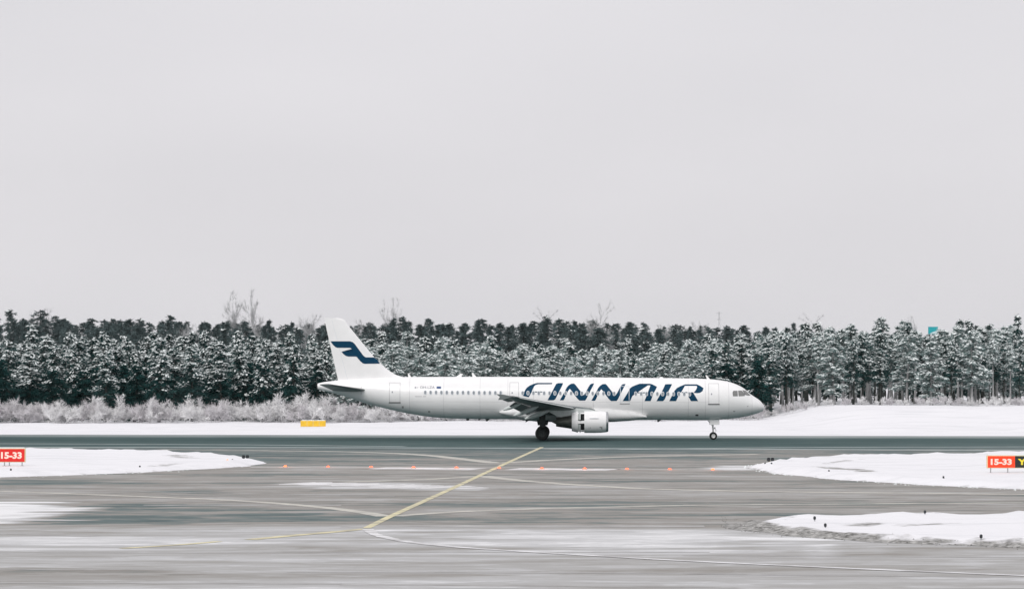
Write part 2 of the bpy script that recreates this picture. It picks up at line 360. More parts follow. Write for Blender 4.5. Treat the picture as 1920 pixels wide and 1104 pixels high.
strip('lead_line', [(742, 966.5), (820, 960.5), (910, 956), (1100, 950.5), (1300, 946.5), (1920, 941.5)], 0.80, M['ppale'], T, z=.008)
strip('lead_line', [(686, 990.5), (640, 995), (560, 1002), (470, 1010.5)], 0.60, M['pyellow'], T, z=.012)
strip('lead_line', [(412, 1014), (340, 1020), (230, 1027)], 0.40, M['pyellow'], T, z=.012)
strip('lead_line', [(690, 991), (702, 1000), (730, 1008), (775, 1016), (850, 1024), (1000, 1034), (1280, 1050), (1560, 1063), (1940, 1079)], 0.46, M['psnow'], T, z=.016, wob=.3)
strip('stop_bar_line', [(470, 875), (700, 875.5)], 1.00, M['pwhite'], T, z=.006)
strip('stop_bar_line', [(708, 876.8), (897, 878.8)], 4.2, M['psnow'], T, z=.006, wob=.25)
strip('stop_bar_line', [(960, 878.4), (1150, 880.2)], 4.2, M['psnow'], T, z=.006, wob=.25)
strip('stop_bar_line', [(1155, 878.5), (1385, 880.8)], 1.00, M['pwhite'], T, z=.006)
for (a, b, w, m) in [((548, 905), (700, 908.5), 4.2, 'psnow'), ((702, 909), (786, 911.5), 5, 'psnow'), ((794, 911.5), (803, 911.8), 5, 'psnow'), ((810, 912), (850, 913.2), 5, 'psnow'), ((866, 914), (892, 915), 2.5, 'psnow')]:
    strip('snow_strip', [a, b], w, M[m], T, z=.005, wob=.35, smoothn=14)
for (a, b, w) in [((180, 929), (740, 929), .14), ((0, 916), (640, 927.5), .16), ((280, 913), (520, 908.5), .12), ((835, 930), (1300, 935), .10), ((1280, 945), (1890, 943), .10),
                  ((900, 918), (1280, 918.5), .12), ((270, 946), (640, 946), .25), ((0, 1035), (1330, 1034), .10), ((0, 1066), (330, 1066), .12), ((540, 1071), (1400, 1074), .12),
                  ((1290, 1075), (1920, 1080), .10), ((0, 1091), (640, 1093), .16), ((640, 1094), (1380, 1099), .16), ((1280, 1040), (1920, 1044), .08), ((640, 985.5), (1320, 985.5), .5), ((0, 999), (180, 1004), .2)]:
    strip('swept_streak', [a, ((a[0]+b[0])/2, (a[1]+b[1])/2 + R.uniform(-.4, .4)), b], w*3.2, M['pstreak'], T, z=.005, wob=.5)
strip('side_line', [(-60, 838.0), (640, 838.6), (1280, 841), (1980, 844)], 2.00, M['prunway'], runway, z=.008, label='white side line along the near runway edge')
strip('side_line', [(-60, 831.0), (400, 833), (760, 836.5)], 1.20, M['prunway'], runway, z=.008)
strip('side_line', [(1160, 842), (1500, 838.5), (1980, 837)], 1.30, M['prunway'], runway, z=.012)

# snow-covered verges between the pavements
def verge(name, outline, h, smears=(), label=None, step=.55, rimw=2.0, grit=1.0, gritside=None):
    P = [gp(*p) for p in outline]; poly = np.array([(p.x, p.y) for p in P]); n = len(poly)
    # densify
    dp = []
    for i in range(n):
        a, b = poly[i], poly[(i+1) % n]; k = max(1, int(np.hypot(*(b-a)) / 1.2))
        for j in range(k): dp.append(a + (b-a)*j/k)
    dp = np.array(dp); dp = dp + np.stack([vnoise(dp[:, 0], dp[:, 1], 2.3, 11)-.5, (vnoise(dp[:, 0], dp[:, 1], 2.6, 12)-.5)*1.6], -1) * .9
    mn, mxx = dp.min(0), dp.max(0); sx = np.arange(mn[0], mxx[0], step*1.3); sy = np.arange(mn[1], mxx[1], step)
    pts = list(map(tuple, dp)); edge_n = len(pts)
    gx, gy = np.meshgrid(sx, sy); gx = gx.ravel() + rg.uniform(-.2, .2, gx.size); gy = gy.ravel() + rg.uniform(-.15, .15, gy.size)
    inside = np.zeros(gx.size, bool); a = dp; b = np.roll(dp, -1, 0)
    for (x1, y1), (x2, y2) in zip(a, b):
        if y1 == y2: continue
        c = ((y1 > gy) != (y2 > gy)) & (gx < (x2-x1)*(gy-y1)/(y2-y1) + x1); inside ^= c
    gx, gy = gx[inside], gy[inside]
    dist = np.full(gx.size, 1e9); side = np.zeros(gx.size)
    for (x1, y1), (x2, y2) in zip(a, b):
        L2 = (x2-x1)**2 + (y2-y1)**2 + 1e-9; t = np.clip(((gx-x1)*(x2-x1) + (gy-y1)*(y2-y1))/L2, 0, 1)
        dd = np.hypot(gx - x1 - t*(x2-x1), gy - y1 - t*(y2-y1)); dist = np.minimum(dist, dd)
    k = dist > step*.5; gx, gy, dist = gx[k], gy[k], dist[k]
    from mathutils import geometry
    co = [Vector(p) for p in pts] + [Vector((x, y)) for x, y in zip(gx, gy)]
    res = geometry.delaunay_2d_cdt(co, [(i, (i+1) % edge_n) for i in range(edge_n)], [], 1, 1e-4)
    v2, faces, orig = res[0], res[2], res[3]
    dmap = np.concatenate([np.zeros(edge_n), dist]); vs, rim = [], []
    for i, p in enumerate(v2):
        o_ = orig[i][0] if orig[i] else 0; d = dmap[o_] if o_ < len(dmap) else 0
        bump = (vnoise(p.x, p.y, 1.6, 21)-.5)*.10 + (vnoise(p.x, p.y, 5, 22)-.5)*.12
        z = .006 if d == 0 else .006 + (h + .22*math.exp(-((d-1.1)/.7)**2)*float(max(0, vnoise(p.x, p.y, 1.1, 31) - .25)))*float(ss(0, 1.3, d)) + float(bump)*float(ss(.2, 2, d))
        rr = grit * (1 - min(1, d / rimw)) if d > 0 else grit
        px_, py_ = CX + p.x/p.y*F, HY + H*F/p.y
        for (sx_, sy_, srx, sry, sl, sa) in smears:       # trodden and wind-scoured streaks lying in the snow
            q = math.hypot((px_-sx_)/srx, (py_ - sy_ - sl*(px_-sx_))/sry); rr += sa * (1 - float(ss(.3, 1.1, q)))
        vs.append((p.x, p.y, max(z, .006))); rim.append(min(rr, 1.4))
    me = bpy.data.meshes.new(name); me.from_pydata(vs, [], [tuple(f) for f in faces]); me.materials.append(M['verge'])
    at = me.attributes.new('rim', 'FLOAT', 'POINT'); at.data.foreach_set('value', np.array(rim, np.float32))
    me.polygons.foreach_set('use_smooth', [True]*len(me.polygons)); o = put(name, me); o['kind'] = 'structure'
    return o
verge('snow_verge', [(-260, 843), (0, 843), (60, 843.5), (200, 846), (340, 850.5), (430, 855.5), (470, 860), (496, 867), (470, 873), (380, 879), (270, 885), (150, 890), (0, 894), (-260, 899)], .22, [(340, 861.5, 60, 4, .05, .8), (315, 876.5, 55, 3, -.06, .8)], grit=.55, rimw=1.2)
verge('snow_verge', [(2150, 845), (1920, 850), (1800, 855), (1600, 858), (1500, 861), (1445, 868), (1395, 875.5), (1415, 881), (1450, 887), (1530, 896), (1640, 903), (1760, 910), (1920, 917), (2150, 925)], .25, [(1580, 886, 95, 4.5, .09, 1.0), (1580, 870.5, 65, 3.5, -.10, .8), (1400, 877, 30, 8, 0, .3)], grit=.6, rimw=1.2)
verge('snow_verge', [(2150, 963), (1920, 964), (1700, 967), (1560, 971.5), (1480, 974), (1400, 978), (1345, 985), (1362, 991), (1440, 1000), (1530, 1008), (1620, 1014), (1760, 1021), (1920, 1027), (2150, 1035)], .18, [(1620, 990, 65, 7, -.05, 1.0), (1735, 988.5, 85, 5, -.08, .95), (1395, 987, 75, 13, .06, .9), (1520, 1004, 120, 6, .09, .5), (1880, 984, 60, 1.5, -.02, .5)], grit=1.15, rimw=2.6)

# scattered grit and lumps along the verge edges
def lumps(name, pts, m, smin, smax, label, cat):
    b = MB()
    for (x, y, z) in pts:
        r = R.uniform(smin, smax); vs = []
        for k in range(5):
            a = 2*math.pi*k/5 + R.random(); vs.append((x + r*math.cos(a)*R.uniform(.7, 1.2), y + r*math.sin(a)*R.uniform(.7, 1.2), z))
        vs.append((x, y, z + r*R.uniform(.5, .9)))
        b.add(vs, [(0, 1, 5), (1, 2, 5), (2, 3, 5), (3, 4, 5), (4, 0, 5)])
    o = b.build(name, m); o['kind'] = 'stuff'; o['label'] = label; o['category'] = cat; return o
pts = []
for _ in range(420):
    t = R.random()**1.3; px = 1352 + t*560; lo = float(np.interp(px, [1352, 1365, 1440, 1530, 1620, 1760, 1920], [984, 991, 1000, 1008, 1014, 1021, 1027]))
    py = lo + R.gauss(-2.5, 2.6) if R.random() < .7 else R.uniform(lo - 8 - 8*(1-t), lo)
    p = gp(px, max(974, py)); pts.append((p.x, p.y, .02 + (.12 if py < lo - 2 else 0)))
lumps('grit', pts, M['stone'], .015, .045, 'dark grit and stones along the edge of the lower right snow verge', 'grit')
pts = []
for _ in range(420):
    k = R.random()
    if k < .35: px = R.uniform(1395, 1560); py = np.interp(px, [1395, 1445, 1500, 1600], [875, 868, 861, 858]) + R.gauss(0, 1.3)
    elif k < .6: px = R.uniform(1395, 1920); py = np.interp(px, [1395, 1450, 1640, 1920], [877, 887, 903, 917]) + R.gauss(.5, 1.2)
    elif k < .8: px = R.uniform(0, 495); py = np.interp(px, [0, 270, 470, 495], [894, 885, 873, 867]) + R.gauss(.3, 1.0)
    else: px = R.uniform(1400, 1920); py = np.interp(px, [1395, 1450, 1640, 1920], [877, 887, 903, 917]) + R.gauss(.5, 1.2)
    p = gp(px, float(py)); pts.append((p.x, p.y, .01))
lumps('snow_crumbs', pts, M['tsnow'], .03, .08, 'loose crumbs of ploughed snow on the asphalt beside the snow verges', 'snow')

# ------------------------------------------------------------------ the airliner
PLANE_Y = 300.0; PYAW = math.radians(1.2)
air = thing('airliner', 'white airliner with dark blue lettering rolling along the runway', 'airliner', (0, PLANE_Y, 0), -PYAW)
cY, sY = math.cos(PYAW), math.sin(PYAW)
def loc(px, py, s):
    """photo pixel -> (along the fuselage, height) on the plane s metres to starboard of the axis"""
    u = (px - CX) / F; l = (u * (PLANE_Y - s*cY) + s*sY) / (cY + u*sY); y = PLANE_Y - l*sY - s*cY
    return l, H - (py - HY) / F * y
TOP = [(596, 718.6), (606, 716.2), (620, 714.4), (634, 713), (680, 709.8), (720, 707.8), (755, 706.5), (900, 706), (1050, 706.6), (1200, 708), (1300, 709.2), (1337, 711), (1360, 714), (1380, 720), (1395, 728), (1407, 738.5), (1416, 744.5), (1424, 750), (1430, 757), (1432.4, 761), (1433, 764)]
BOT = [(596, 729.5), (606, 732), (637, 740), (694, 758), (740, 769.5), (775, 776.5), (809, 781.5), (843, 784), (924, 785.2), (1100, 786.2), (1250, 787), (1332, 787), (1362, 785.2), (1390, 781.8), (1417, 775.5), (1427, 771.5), (1431.5, 768), (1433, 764)]
PXM = 18.83
xs_px = np.unique(np.concatenate([np.linspace(596, 640, 10), np.linspace(640, 840, 26), np.linspace(840, 1300, 40), np.linspace(1300, 1400, 22), 1433 - 33*np.linspace(1, 0, 24)**2]))
top = pchip(xs_px, *zip(*TOP)); bot = pchip(xs_px, *zip(*BOT))
ST = []
for x, t, b in zip(xs_px, top, bot):
    l, zt = loc(x, t, 0); _, zb = loc(x, b, 0)
    ST.append((l, (zt+zb)/2, max((zt-zb)/2, .004)))
ST = np.array(ST); NOSE = ST[-1, 0]; TAIL = ST[0, 0]
hw = np.interp(NOSE - ST[:, 0], [0, .05, .2, .5, 1, 2, 3, 4.2, 5.5, 6.5], [.004, .2, .48, .78, 1.08, 1.45, 1.68, 1.85, 1.95, 1.975])
hw = np.minimum(hw, np.interp(ST[:, 0] - TAIL, [0, 2, 5, 9, 12], [.32, .62, 1.15, 1.82, 1.975]))
ST = np.column_stack([ST, hw])
def sec(l): return [np.interp(l, ST[:, 0], ST[:, k]) for k in (1, 2, 3)]
def fus_y(l, z):
    zc, hh, w = sec(l); q = max(0.0, 1 - ((z - zc)/hh)**2); return w * math.sqrt(q)
b = MB(); NR = 56
b.rings([[(l, w*math.cos(2*math.pi*k/NR), zc + hh*math.sin(2*math.pi*k/NR)) for k in range(NR)] for l, zc, hh, w in ST])
fuselage = b.build('fuselage', M['white'], air, smooth=True, sharp=50)

def decal(name, polys, m, parent, off=.012, s=1.9, surf=fus_y, zstep=.1, lstep=None, px=True):
    bm = bmesh.new()
    for poly in polys:
        vs = []
        for p in poly:
            l, z = loc(p[0], p[1], s) if px else p
            vs.append(bm.verts.new((l, 0, z)))
        bm.faces.new(vs)
    bmesh.ops.triangulate(bm, faces=bm.faces[:])
    zs = [v.co.z for v in bm.verts]; ls = [v.co.x for v in bm.verts]
    z = math.ceil(min(zs)/zstep)*zstep
    while z < max(zs):
        bmesh.ops.bisect_plane(bm, geom=bm.verts[:]+bm.edges[:]+bm.faces[:], plane_co=(0, 0, z), plane_no=(0, 0, 1)); z += zstep
    if lstep:
        l = math.ceil(min(ls)/lstep)*lstep
        while l < max(ls):
            bmesh.ops.bisect_plane(bm, geom=bm.verts[:]+bm.edges[:]+bm.faces[:], plane_co=(l, 0, 0), plane_no=(1, 0, 0)); l += lstep
    for v in bm.verts: v.co.y = -(surf(v.co.x, v.co.z) + off)
    bmesh.ops.recalc_face_normals(bm, faces=bm.faces[:])
    for f in bm.faces:
        if f.normal.y > 0: f.normal_flip()
    me = bpy.data.meshes.new(name); bm.to_mesh(me); bm.free(); me.materials.append(m)
    return put(name, me, parent)
def z1(pts, dx=0, dy=0): return [(960 + (x+dx)/9.6, 700 + (y+dy)/9.6) for x, y in pts]
def z2(pts): return [(1140 + x/9.6, 700 + y/9.6) for x, y in pts]
NN = [(860,480),(900,410),(950,320),(985,250),(1020,210),(1065,182),(1115,178),(1140,200),(1195,270),(1250,340),(1290,390),(1325,340),(1370,255),(1400,205),(1430,182),(1478,178),(1460,215),(1420,290),(1375,380),(1340,450),(1315,485),(1215,485),(1180,455),(1130,390),(1080,320),(1040,272),(1010,310),(970,390),(945,450),(925,480)]
LET = [
 [z1([(190,400),(215,345),(240,290),(270,250),(320,215),(380,188),(450,168),(725,168),(715,190),(470,192),(425,205),(400,225),(375,275),(350,340),(320,390),(300,425),(215,405)]),
  z1([(410,322),(548,322),(545,337),(405,337)])],
 [z1([(795,185),(830,172),(920,172),(905,210),(860,300),(800,420),(775,465),(745,480),(640,480),(660,440),(720,330),(760,250)])],
 [z1(NN)], [z1(NN, 567, 8)],
 [z2([(262,495),(300,430),(350,350),(395,265),(440,232),(500,207),(570,182),(760,182),(800,195),(880,235),(865,275),(820,350),(790,430),(765,495),(655,495),(690,420),(715,350),(735,290),(765,212),(525,212),(500,270),(470,335),(440,400),(395,495)]),
  z2([(474,336),(716,336),(711,352),(466,352)])],
 [z2([(1030,195),(1060,190),(1155,190),(1130,240),(1060,370),(1020,460),(990,495),(870,495),(895,450),(960,340),(1000,260)])],
 [z2([(1100,495),(1160,400),(1195,310),(1240,260),(1310,225),(1390,193),(1600,193),(1660,220),(1720,262),(1700,315),(1650,348),(1590,352),(1535,345),(1560,322),(1590,280),(1605,245),(1595,220),(1385,220),(1350,265),(1320,330),(1290,350),(1275,385),(1222,495)]),
  z2([(1330,331),(1425,331),(1425,347),(1322,347)]),
  z2([(1432,336),(1528,336),(1520,365),(1495,378),(1560,392),(1620,495),(1490,495),(1452,425)])]]
for i, polys in enumerate(LET):
    o = decal('letter', polys, M['blue'], fuselage); o['label'] = 'dark blue letter %s of the name on the fuselage' % 'FINNAIR'[i]

# cabin windows
def oval(w, h, n=14, e=2.6):
    return [(abs(math.cos(t))**(2/e)*math.copysign(w/2, math.cos(t)), abs(math.sin(t))**(2/e)*math.copysign(h/2, math.sin(t))) for t in [2*math.pi*k/n for k in range(n)]]
def wy(px): return 735.3 + (px - 800)*.0062
wpx = [797.3 + 10.1*k for k in range(15)] + [979.8 + 10.1*k for k in range(32)]
fr_me = pn_me = None
for px in wpx:
    if 1156 < px < 1186: continue
    l, z = loc(px, wy(px), 1.97)
    if fr_me is None:
        n = 14; y0 = fus_y(l, z); dz = .25; slope = (fus_y(l, z+dz) - fus_y(l, z-dz)) / (2*dz)
        fo, fi = oval(.30, .44), oval(.215, .345); b = MB()
        b.add([(x, -.026 - slope*q, q) for x, q in fo] + [(x, -.034 - slope*q, q) for x, q in fi], [(k, (k+1) % n, n+(k+1) % n, n+k) for k in range(n)]); fr_me = b.mesh('window', M['frame'])
        b = MB(); b.add([(x, -.022 - slope*q, q) for x, q in oval(.215, .345)], [tuple(range(n))]); pn_me = b.mesh('pane', M['pane'])
    w = put('window', fr_me, air, (l, -fus_y(l, z), z)); put('pane', pn_me, w)

# doors: proud leaf with an outline, a sill and a small window
def outline(px0, px1, py0, py1, t, s=1.9):
    """frame around a rectangle, as four bars in photo pixels"""
    return [[(px0-t, py0-t), (px1+t, py0-t), (px1+t, py0), (px0-t, py0)], [(px0-t, py1), (px1+t, py1), (px1+t, py1+t), (px0-t, py1+t)],
            [(px0-t, py0), (px0, py0), (px0, py1), (px0-t, py1)], [(px1, py0), (px1+t, py0), (px1+t, py1), (px1, py1)]]
for px0, px1, py0, py1, mm, sill, lab in [(730, 749.5, 717.5, 753.5, 'line', True, 'rear passenger door'), (956, 972, 717, 752, 'line', False, 'overwing door aft'),
                                    (1163.5, 1179, 724.5, 755.5, 'frame', True, 'door crossing the lettering'), (1329, 1347.5, 719, 756.5, 'line', True, 'front passenger door')]:
    d = decal('door', outline(px0, px1, py0, py1, .55 if mm == 'line' else .9), M[mm], air, off=.02, lstep=.3); d['label'] = lab
    if sill: decal('sill', [[(px0-1.6, py1+.3), (px1+1.6, py1+.3), (px1+1.6, py1+2.0), (px0-1.6, py1+2.0)]], M['sill'] if mm == 'line' else M['line'], d, off=.03, lstep=.3)
    cxp, cyp = px0 + (px1-px0)*.27, wy(px0) - .2
    if mm == 'line': decal('door_window', [[(cxp-1, cyp-1.4), (cxp+1, cyp-1.4), (cxp+1, cyp+1.4), (cxp-1, cyp+1.4)]], M['pane'], d, off=.03)
# cockpit windows
def z5(pts): return [(1310 + x/8.49, 700 + y/8.49) for x, y in pts]
for polys in ([(542,300),(556,280),(610,280),(612,352),(545,352)], [(636,278),(684,278),(728,325),(724,350),(640,353)], [(706,272),(752,276),(800,318),(822,342),(792,346),(748,338)]):
    o = decal('cockpit_window', [z5(polys)], M['cockpit'], air, off=.016, s=1.3, lstep=.1, zstep=.06)
    cx_ = sum(p[0] for p in polys)/len(polys); cy_ = sum(p[1] for p in polys)/len(polys)
    big = [(cx_ + (x-cx_)*1.18, cy_ + (y-cy_)*1.2) for x, y in polys]
    decal('frame', [z5(big)], M['sill'], o, off=.008, s=1.3, lstep=.1, zstep=.06)

# registration, flags and the small print behind it
def text_mesh(txt, size, bold=0.0, sx=1.0):
    cu = bpy.data.curves.new('txt', 'FONT'); cu.body = txt; cu.size = size; cu.offset = bold; cu.resolution_u = 2
    o = bpy.data.objects.new('txt', cu); SC.collection.objects.link(o)
    dg = bpy.context.evaluated_depsgraph_get(); me = bpy.data.meshes.new_from_object(o.evaluated_get(dg))
    bpy.data.objects.remove(o); bpy.data.curves.remove(cu)
    for v in me.vertices: v.co.x *= sx
    return me
me = text_mesh('OH-LZA', .36, .004, 1.12); l0, z0 = loc(787.0, 728.2, 1.85)
for v in me.vertices:
    l, z = l0 + v.co.x, z0 + v.co.y; v.co = (l, -(fus_y(l, z) + .015), z)
me.materials.clear(); me.materials.append(M['reg']); put('registration', me, fuselage)
decal('flag', [[(818.5, 724.2), (826.8, 724.2), (826.8, 728.2), (818.5, 728.2)]], M['flagblue'], fuselage, off=.015)
decal('flag', [[(777.5, 724.6), (779.3, 724.6), (779.3, 728.0), (777.5, 728.0)], [(779.4, 725.8), (784.5, 725.8), (784.5, 726.8), (779.4, 726.8)]], M['reg'], fuselage, off=.015)
decal('small_print', [[(778.5+k*2.1, 742.2), (779.8+k*2.1+R.uniform(0, .5), 742.2), (779.8+k*2.1, 743.5), (778.5+k*2.1, 743.5)] for k in range(10) if k != 6], M['line'], fuselage, off=.015)['kind'] = 'stuff'
# small hatches, probes, vents
for (x0, y0, x1, y1, mm) in [(753, 761, 756.5, 765, 'line'), (1304, 776.5, 1309.5, 779.5, 'sill'), (1374.5, 770, 1378.5, 771.6, 'line'), (1401, 760.5, 1403, 762, 'line'), (802.5, 770, 806.5, 773, 'line')]:
    decal('hatch', [[(x0, y0), (x1, y0), (x1, y1), (x0, y1)]], M[mm], fuselage, off=.012, s=1.6, lstep=.2)
decal('panel_joint', [[(677.4, 724), (678, 724), (678, 739), (677.4, 739)]], M['line'], fuselage, off=.012, s=.8)
for px in (768, 832, 900, 952, 1000, 1112, 1204, 1290, 1322, 1366, 1410):      # skin joints round the barrel
    l, _ = loc(px, 740, 1.5); zc, hh, ww = sec(l); decal('skin_joint', [[(l, zc-hh*.9), (l+.028, zc-hh*.9), (l+.028, zc+hh*.93), (l, zc+hh*.93)]], M['seam'], fuselage, off=.006, px=False)
for py in (752.5, 766):
    decal('skin_joint', [[(770, py-.2), (1330, py+1.5-.2), (1330, py+1.8-.2), (770, py+.1)]], M['seam'], fuselage, off=.006, lstep=1.0, zstep=.05)
# antennas on the roof and keel
for px, h, w, lean in [(768.5, .38, .28, -.15), (860, .34, .55, .3), (890, .40, .38, -.22), (1328.5, .42, .30, -.25), (1240, .14, .5, 0)]:
    l, _ = loc(px, 706, 0); zc, hh, ww = sec(l); z = zc + hh - .03
    MB().rings([[(l-w/2, 0, z), (l, -.03, z), (l+w/2, 0, z), (l, .03, z)], [(l-w/4+lean, 0, z+h), (l+lean, -.015, z+h), (l+w/5+lean, 0, z+h), (l+lean, .015, z+h)]]).build('antenna', M['white'], air)
for px, h, w in [(878.5, .22, .3), (900, .16, .25), (915, .25, .4), (1236, .22, .35)]:
    l, _ = loc(px, 786, 0); zc, hh, ww = sec(l); z = zc - hh + .03
    MB().rings([[(l-w/2, 0, z), (l, -.03, z), (l+w/2, 0, z), (l, .03, z)], [(l-w/3-.1, 0, z-h), (l-.1, -.015, z-h), (l+w/8-.1, 0, z-h), (l-.1, .015, z-h)]]).build('antenna', M['darkmetal'], air)

# airfoil
def foil(n=13, t=.12):
    """closed section, x from 1 (trailing) over the top to 0 and back; returns (x, z) for unit chord"""
    xs = [(1 - math.cos(math.pi*k/n))/2 for k in range(n+1)]
    th = lambda x: 5*t*(.2969*math.sqrt(x) - .126*x - .3516*x*x + .2843*x**3 - .1030*x**4)
    up = [(x, th(x)*1.05 + .02*math.sin(math.pi*x)) for x in xs[::-1]]; dn = [(x, -th(x)*.95 + .02*math.sin(math.pi*x)) for x in xs[1:-1]]
    return up + dn
# fin: leading and trailing edges measured from the photo
FLE = [(706.6, 757), (703.5, 745), (699, 736), (691, 724.5), (682, 715), (669, 701.5), (640, 677.5), (610, 653), (600, 646.5), (597, 641), (596, 634)]
FTE = [(720, 636), (713, 634), (596, 607.5)]
fz, fl0, fl1 = [], [], []
for y in np.linspace(718, 596.2, 42):
    le = np.interp(y, [p[0] for p in FLE[::-1]], [p[1] for p in FLE[::-1]]); te = np.interp(y, [596, 713, 720], [607.5, 634, 636])
    a, z = loc(le, y, 0); c, _ = loc(te, y, 0); fz.append(z); fl0.append(a); fl1.append(c)
fz, fl0, fl1 = map(np.array, (fz, fl0, fl1))
def th4(x): x = min(max(x, 0), 1); return 5*(.2969*math.sqrt(x) - .126*x - .3516*x*x + .2843*x**3 - .1036*x**4)
def fin_half(l, z):
    a, c = np.interp(z, fz, fl0), np.interp(z, fz, fl1); ch = min(a - c, 5.2); return th4((a - l)/(a - c)) * .085 * ch
b = MB(); rs = []
for z, a, c in zip(fz, fl0, fl1):
    xs_ = [(1 - math.cos(math.pi*k/16))/2 for k in range(17)]; ring = []
    for x in xs_[::-1]: ring.append((a - x*(a-c), -fin_half(a - x*(a-c), z) - .004, z))
    for x in xs_[1:-1]: ring.append((a - x*(a-c), fin_half(a - x*(a-c), z) + .004, z))
    rs.append(ring)
b.rings(rs); fin = b.build('fin', M['white'], air, smooth=True, sharp=40)
def z6(pts): return [(590 + x/6.494, 590 + y/6.494) for x, y in pts]
logo = z6([(190,322),(430,322),(462,332),(485,352),(510,385),(550,440),(580,480),(600,503),(622,517),(722,517),(760,545),(796,594),(610,596),(585,588),(560,568),(535,540),(515,515),(500,508),(410,508),(380,500),(350,478),(325,450),(460,447),(466,436),(452,415),(430,402),(275,401),(250,392),(222,365)])
o = decal('emblem', [logo], M['blue'], fin, off=.02, s=.2, surf=fin_half, zstep=.08, lstep=.1); o['label'] = 'dark blue winged emblem on the fin'
decal('rudder_joint', [[(622, 600), (622.5, 600), (652, 712), (651.4, 712)]], M['frame'], fin, off=.008, s=.2, surf=fin_half, zstep=.3)

# lifting surfaces: loft between spanwise stations (s, leading edge l, trailing edge l, z of leading edge, thickness, twist)
def surface(name, stations, m, parent, side=-1, t=.12, nsp=10, smooth=True):
    b = MB(); rs = []; fo = foil(t=1.0)
    S = np.array(stations); ss_ = np.unique(np.concatenate([np.linspace(S[0, 0], S[-1, 0], nsp), S[:, 0]]))
    for s in ss_:
        le, te, z, tt = [np.interp(s, S[:, 0], S[:, k]) for k in (1, 2, 3, 4)]; dz = np.interp(s, S[:, 0], S[:, 5]) if S.shape[1] > 5 else 0
        ch = le - te; rs.append([(le - x*ch, side*s, z + q*tt*ch - dz*x) for x, q in fo])
    b.rings(rs); return b.build(name, m, parent, smooth=smooth, sharp=35)
def wing_pt(px, py, s): return loc(px, py, s)
l_root, z_root = loc(1118, 771.5, 1.95); l_tip, z_tip = loc(967, 743.5, 16.9)
def wle(s): return l_root + (l_tip - l_root)*(s - 1.95)/14.95
def wz(s): return z_root + (z_tip - z_root)*(s - 1.95)/14.95
WCH = [(0.8, 6.9), (1.95, 6.1), (6.4, 3.75), (16.9, 1.55)]
def wte(s): return wle(s) - np.interp(s, [q[0] for q in WCH], [q[1] for q in WCH])
def canoe(parent, l0, z0, l1, z1_, s, r, side):
    p0, p1 = Vector((l0, side*s, z0)), Vector((l1, side*s, z1_)); b = MB(); ts = np.linspace(0, 1, 11)
    b.tube([p0.lerp(p1, t) for t in ts], [max(.015, r*math.sin(math.pi*min(1, t*.94+.03))**.6) for t in ts], n=12); return b.build('flap_track_fairing', M['fairing'], parent, smooth=True)
def make_wing(side):
    st = [(s, wle(s), wte(s), wz(s), t, dz) for s, t, dz in [(.8, .15, .25), (1.95, .15, .22), (6.4, .12, .06), (16.9, .10, -.02)]]
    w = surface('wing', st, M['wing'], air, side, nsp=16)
    # flaps hanging behind and below the trailing edge
    for s0, s1, c0, c1, drop in [(2.1, 6.15, 1.35, 1.15, .36), (6.5, 12.9, 1.1, .72, .22)]:
        st = []
        for s, c in [(s0, c0), (s1, c1)]:
            te = wte(s) + .25; z = wz(s) - np.interp(s, [1.95, 6.4, 16.9], [.22, .06, -.02]) - .10
            st.append((s, te, te - c*.86, z, .13, c*.56))
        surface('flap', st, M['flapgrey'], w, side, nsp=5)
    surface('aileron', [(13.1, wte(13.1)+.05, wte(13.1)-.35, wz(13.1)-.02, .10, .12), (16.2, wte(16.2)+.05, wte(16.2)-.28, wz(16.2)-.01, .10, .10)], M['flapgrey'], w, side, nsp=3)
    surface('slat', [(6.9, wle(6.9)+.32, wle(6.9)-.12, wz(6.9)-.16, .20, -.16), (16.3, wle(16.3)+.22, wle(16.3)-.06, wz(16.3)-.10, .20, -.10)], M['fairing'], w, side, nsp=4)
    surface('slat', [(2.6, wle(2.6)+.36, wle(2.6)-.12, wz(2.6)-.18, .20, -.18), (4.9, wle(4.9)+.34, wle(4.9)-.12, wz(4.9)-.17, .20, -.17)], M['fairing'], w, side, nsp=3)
    for px0, py0, px1, py1, s, r in [(943, 768.5, 978, 755.5, 12.2, .20), (963, 779, 1010, 761, 8.9, .25), (984, 785, 1030, 769, 6.3, .27)]:
        a, za = loc(px0, py0, s); c, zc_ = loc(px1, py1, s); canoe(w, a, za, c, zc_, s, r, side)
    a = wle(16.9); z = wz(16.9); y = side*16.93
    pts = [(a-.25, z+.02), (a-1.1, z+.20), (a-1.85, z+.26), (a-1.5, z), (a-1.65, z-.30), (a-1.2, z-.28)]
    MB().rings([[(x, y-.025, q) for x, q in pts], [(x, y+.025, q) for x, q in pts]]).build('wingtip_fence', M['wing'], w)
    b = MB(); b.tube([(wle(15.8)-.4, side*15.8, wz(15.8)+.03), (wle(15.8)-.4, side*15.8, wz(15.8)+.03)], .02, 4)
    return w
wing_s = make_wing(-1); wing_p = make_wing(1)
